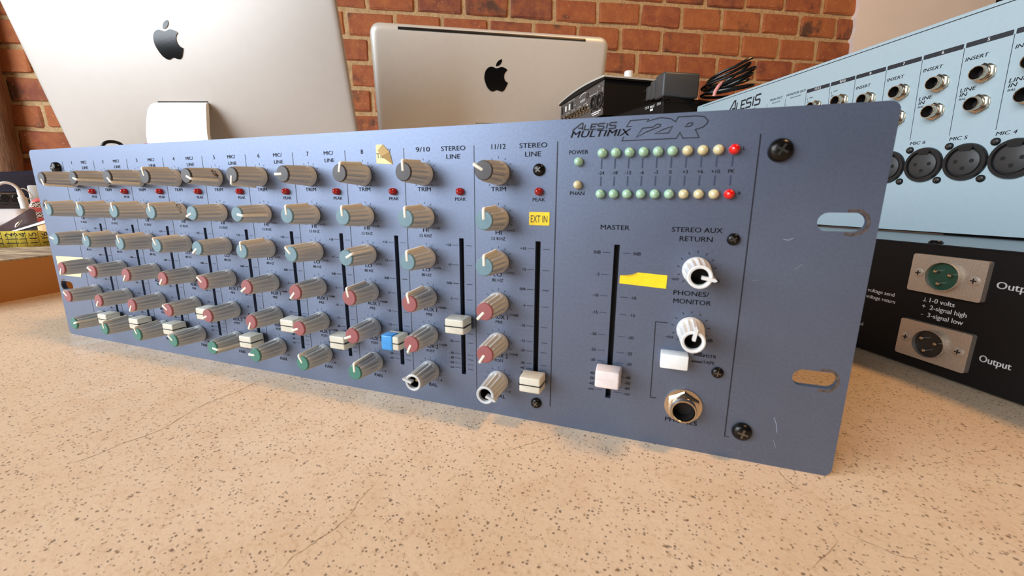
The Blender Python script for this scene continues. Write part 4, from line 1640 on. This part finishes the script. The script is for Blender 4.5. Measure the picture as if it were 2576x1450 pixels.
# plaid cloth folded beside it
pc = MB()
vs, fs = [], []
secp = [(66, .030), (72, .046), (82, .054), (96, .058), (112, .058), (130, .05)]
for px, hz in secp:
    for D, zz in ((1.112, .0), (1.112, hz * .5), (1.118, hz * .92), (1.135, hz), (1.17, hz * .9), (1.18, 0)):
        vs.append(LP(px, D, h + .0002 + zz)[:])
for i in range(len(secp) - 1):
    for j in range(k):
        l = (j + 1) % k
        fs.append((i * k + j, i * k + l, i * k + k + l, i * k + k + j))
fs += [tuple(range(k)), tuple((len(secp) - 1) * k + j for j in range(k))[::-1]]
tag(pc.add(vs, fs, smooth=True).build('plaid_cloth', 'plaid'), 'folded red and white plaid cloth beside the mixer left edge', 'cloth')

# white paper leaning behind the leather case
gr = []
for t in range(6):
    gr.append([LP(px, 1.115 + .09 * t / 5, h + .012 + .026 * (t / 5) ** .7) for px in (-90, -50, -10, 30, 62)])
quad_sheet('paper_sheet', gr, 'paper', 'white paper sheet lying tilted behind the leather case', 'paper')
tag(MB().rbox(-.14, .035, -.02, .09, 0, .012, .002, 1).build('notebook', 'navy'), 'thin dark notebook under the white paper', 'notebook')
nb = bpy.data.objects['notebook']
qq = LP(60, 1.13, h)
nb.location = qq
nb.rotation_euler = (0, 0, math.atan2(EX.y, EX.x))
nb.scale = (.6, .9, .98)

# small dark controller with knobs standing further back on the worktop
DV = thing('controller', 'small dark grey controller with black knobs below the white cable', 'controller', LP(15, 1.32, 0)[:], (0, 0, math.atan2(EX.y, EX.x)))
MB().rbox(-.10, .022, 0, .06, 0, .1085, .003, 2).build('housing', 'greydevice', DV)
for i, xx in enumerate((-.060, -.040, -.020, 0.0, .016)):
    MB().lathe([(0, .0066), (-.004, .0066), (-.005, .0055)], 16, M=T(xx, 0, .0985)).build('knob', 'black', DV)
    MB().rbox(xx - .005, xx + .003, -.0016, .0002, .0855, .0905, .0004, 1).build('button', 'xlr_face', DV)
# navy bag
NB = thing('fabric_bag', 'navy fabric bag standing behind the white charging cable', 'bag', LP(30, 1.62, 0)[:], (0, 0, math.atan2(EX.y, EX.x)))
bm = bmesh.new()
bmesh.ops.create_cube(bm, size=1)
bmesh.ops.subdivide_edges(bm, edges=bm.edges[:], cuts=3, use_grid_fill=True)
rr = random.Random(8)
for q in bm.verts:
    q.co = Vector((-.09 + q.co.x * .30 + rr.uniform(-.003, .003), q.co.y * .12 * (1 - .3 * (q.co.z + .5)) + rr.uniform(-.003, .003), (q.co.z + .5) * .158 + (rr.uniform(-.003, .003) if q.co.z > -.49 else 0)))
bmesh.ops.bevel(bm, geom=[e for e in bm.edges if len(e.link_faces) == 2 and e.calc_face_angle(0) > 1.0], offset=.010, segments=2, profile=.5, affect='EDGES')
MB().bm(bm, smooth=True).build('body', 'navy', NB)
MB().tube([(-.20, -.064, .11), (-.12, -.066, .118), (-.02, -.064, .112), (.05, -.066, .118)], .003, 8).build('seam', 'navy', NB)

# white charging cable with plug
WC = thing('charging_cable', 'white charging cable arching into a white plug', 'cable', LP(57, 1.25, 0)[:])
b2 = LP(57, 1.25, 0)
q_ = lambda px, z, D=1.25: (LP(px, D, z) - b2)[:]
MB().tube(smooth_path([q_(-70, .098), q_(-35, .108), q_(0, .1195), q_(20, .1260), q_(38, .1250), q_(50, .119), q_(55, .112)], 6), .0026, 10).build('cord', 'cable_white', WC)
MB().tube([q_(55, .113), q_(57, .106), q_(58.5, .099)], [.0034, .0044, .0044], 10).build('strain_relief', 'cable_white', WC)
MB().tube([q_(58.5, .100), q_(60.5, .085), q_(63, .0)], [.0062, .0062, .0062], 12).build('plug', 'white', WC)
MB().tube(smooth_path([q_(60, .1155), q_(67, .1165), q_(76, .1125), q_(83, .105), q_(84, .100), q_(80, .0975), q_(72, .0965)], 6), .0010, 8).build('thin_loop', 'cable_white', WC)
# white box near the panel edge
tag(MB().rbox(-.008, .010, -.01, .01, 0, .125, .003, 2).build('white_charger', 'white'), 'upright white charger peeking beside the mixer top left corner', 'charger')
wc = bpy.data.objects['white_charger']
wc.location = LP(92, 1.40, 0)
wc.rotation_euler = (0, 0, math.atan2(EX.y, EX.x))
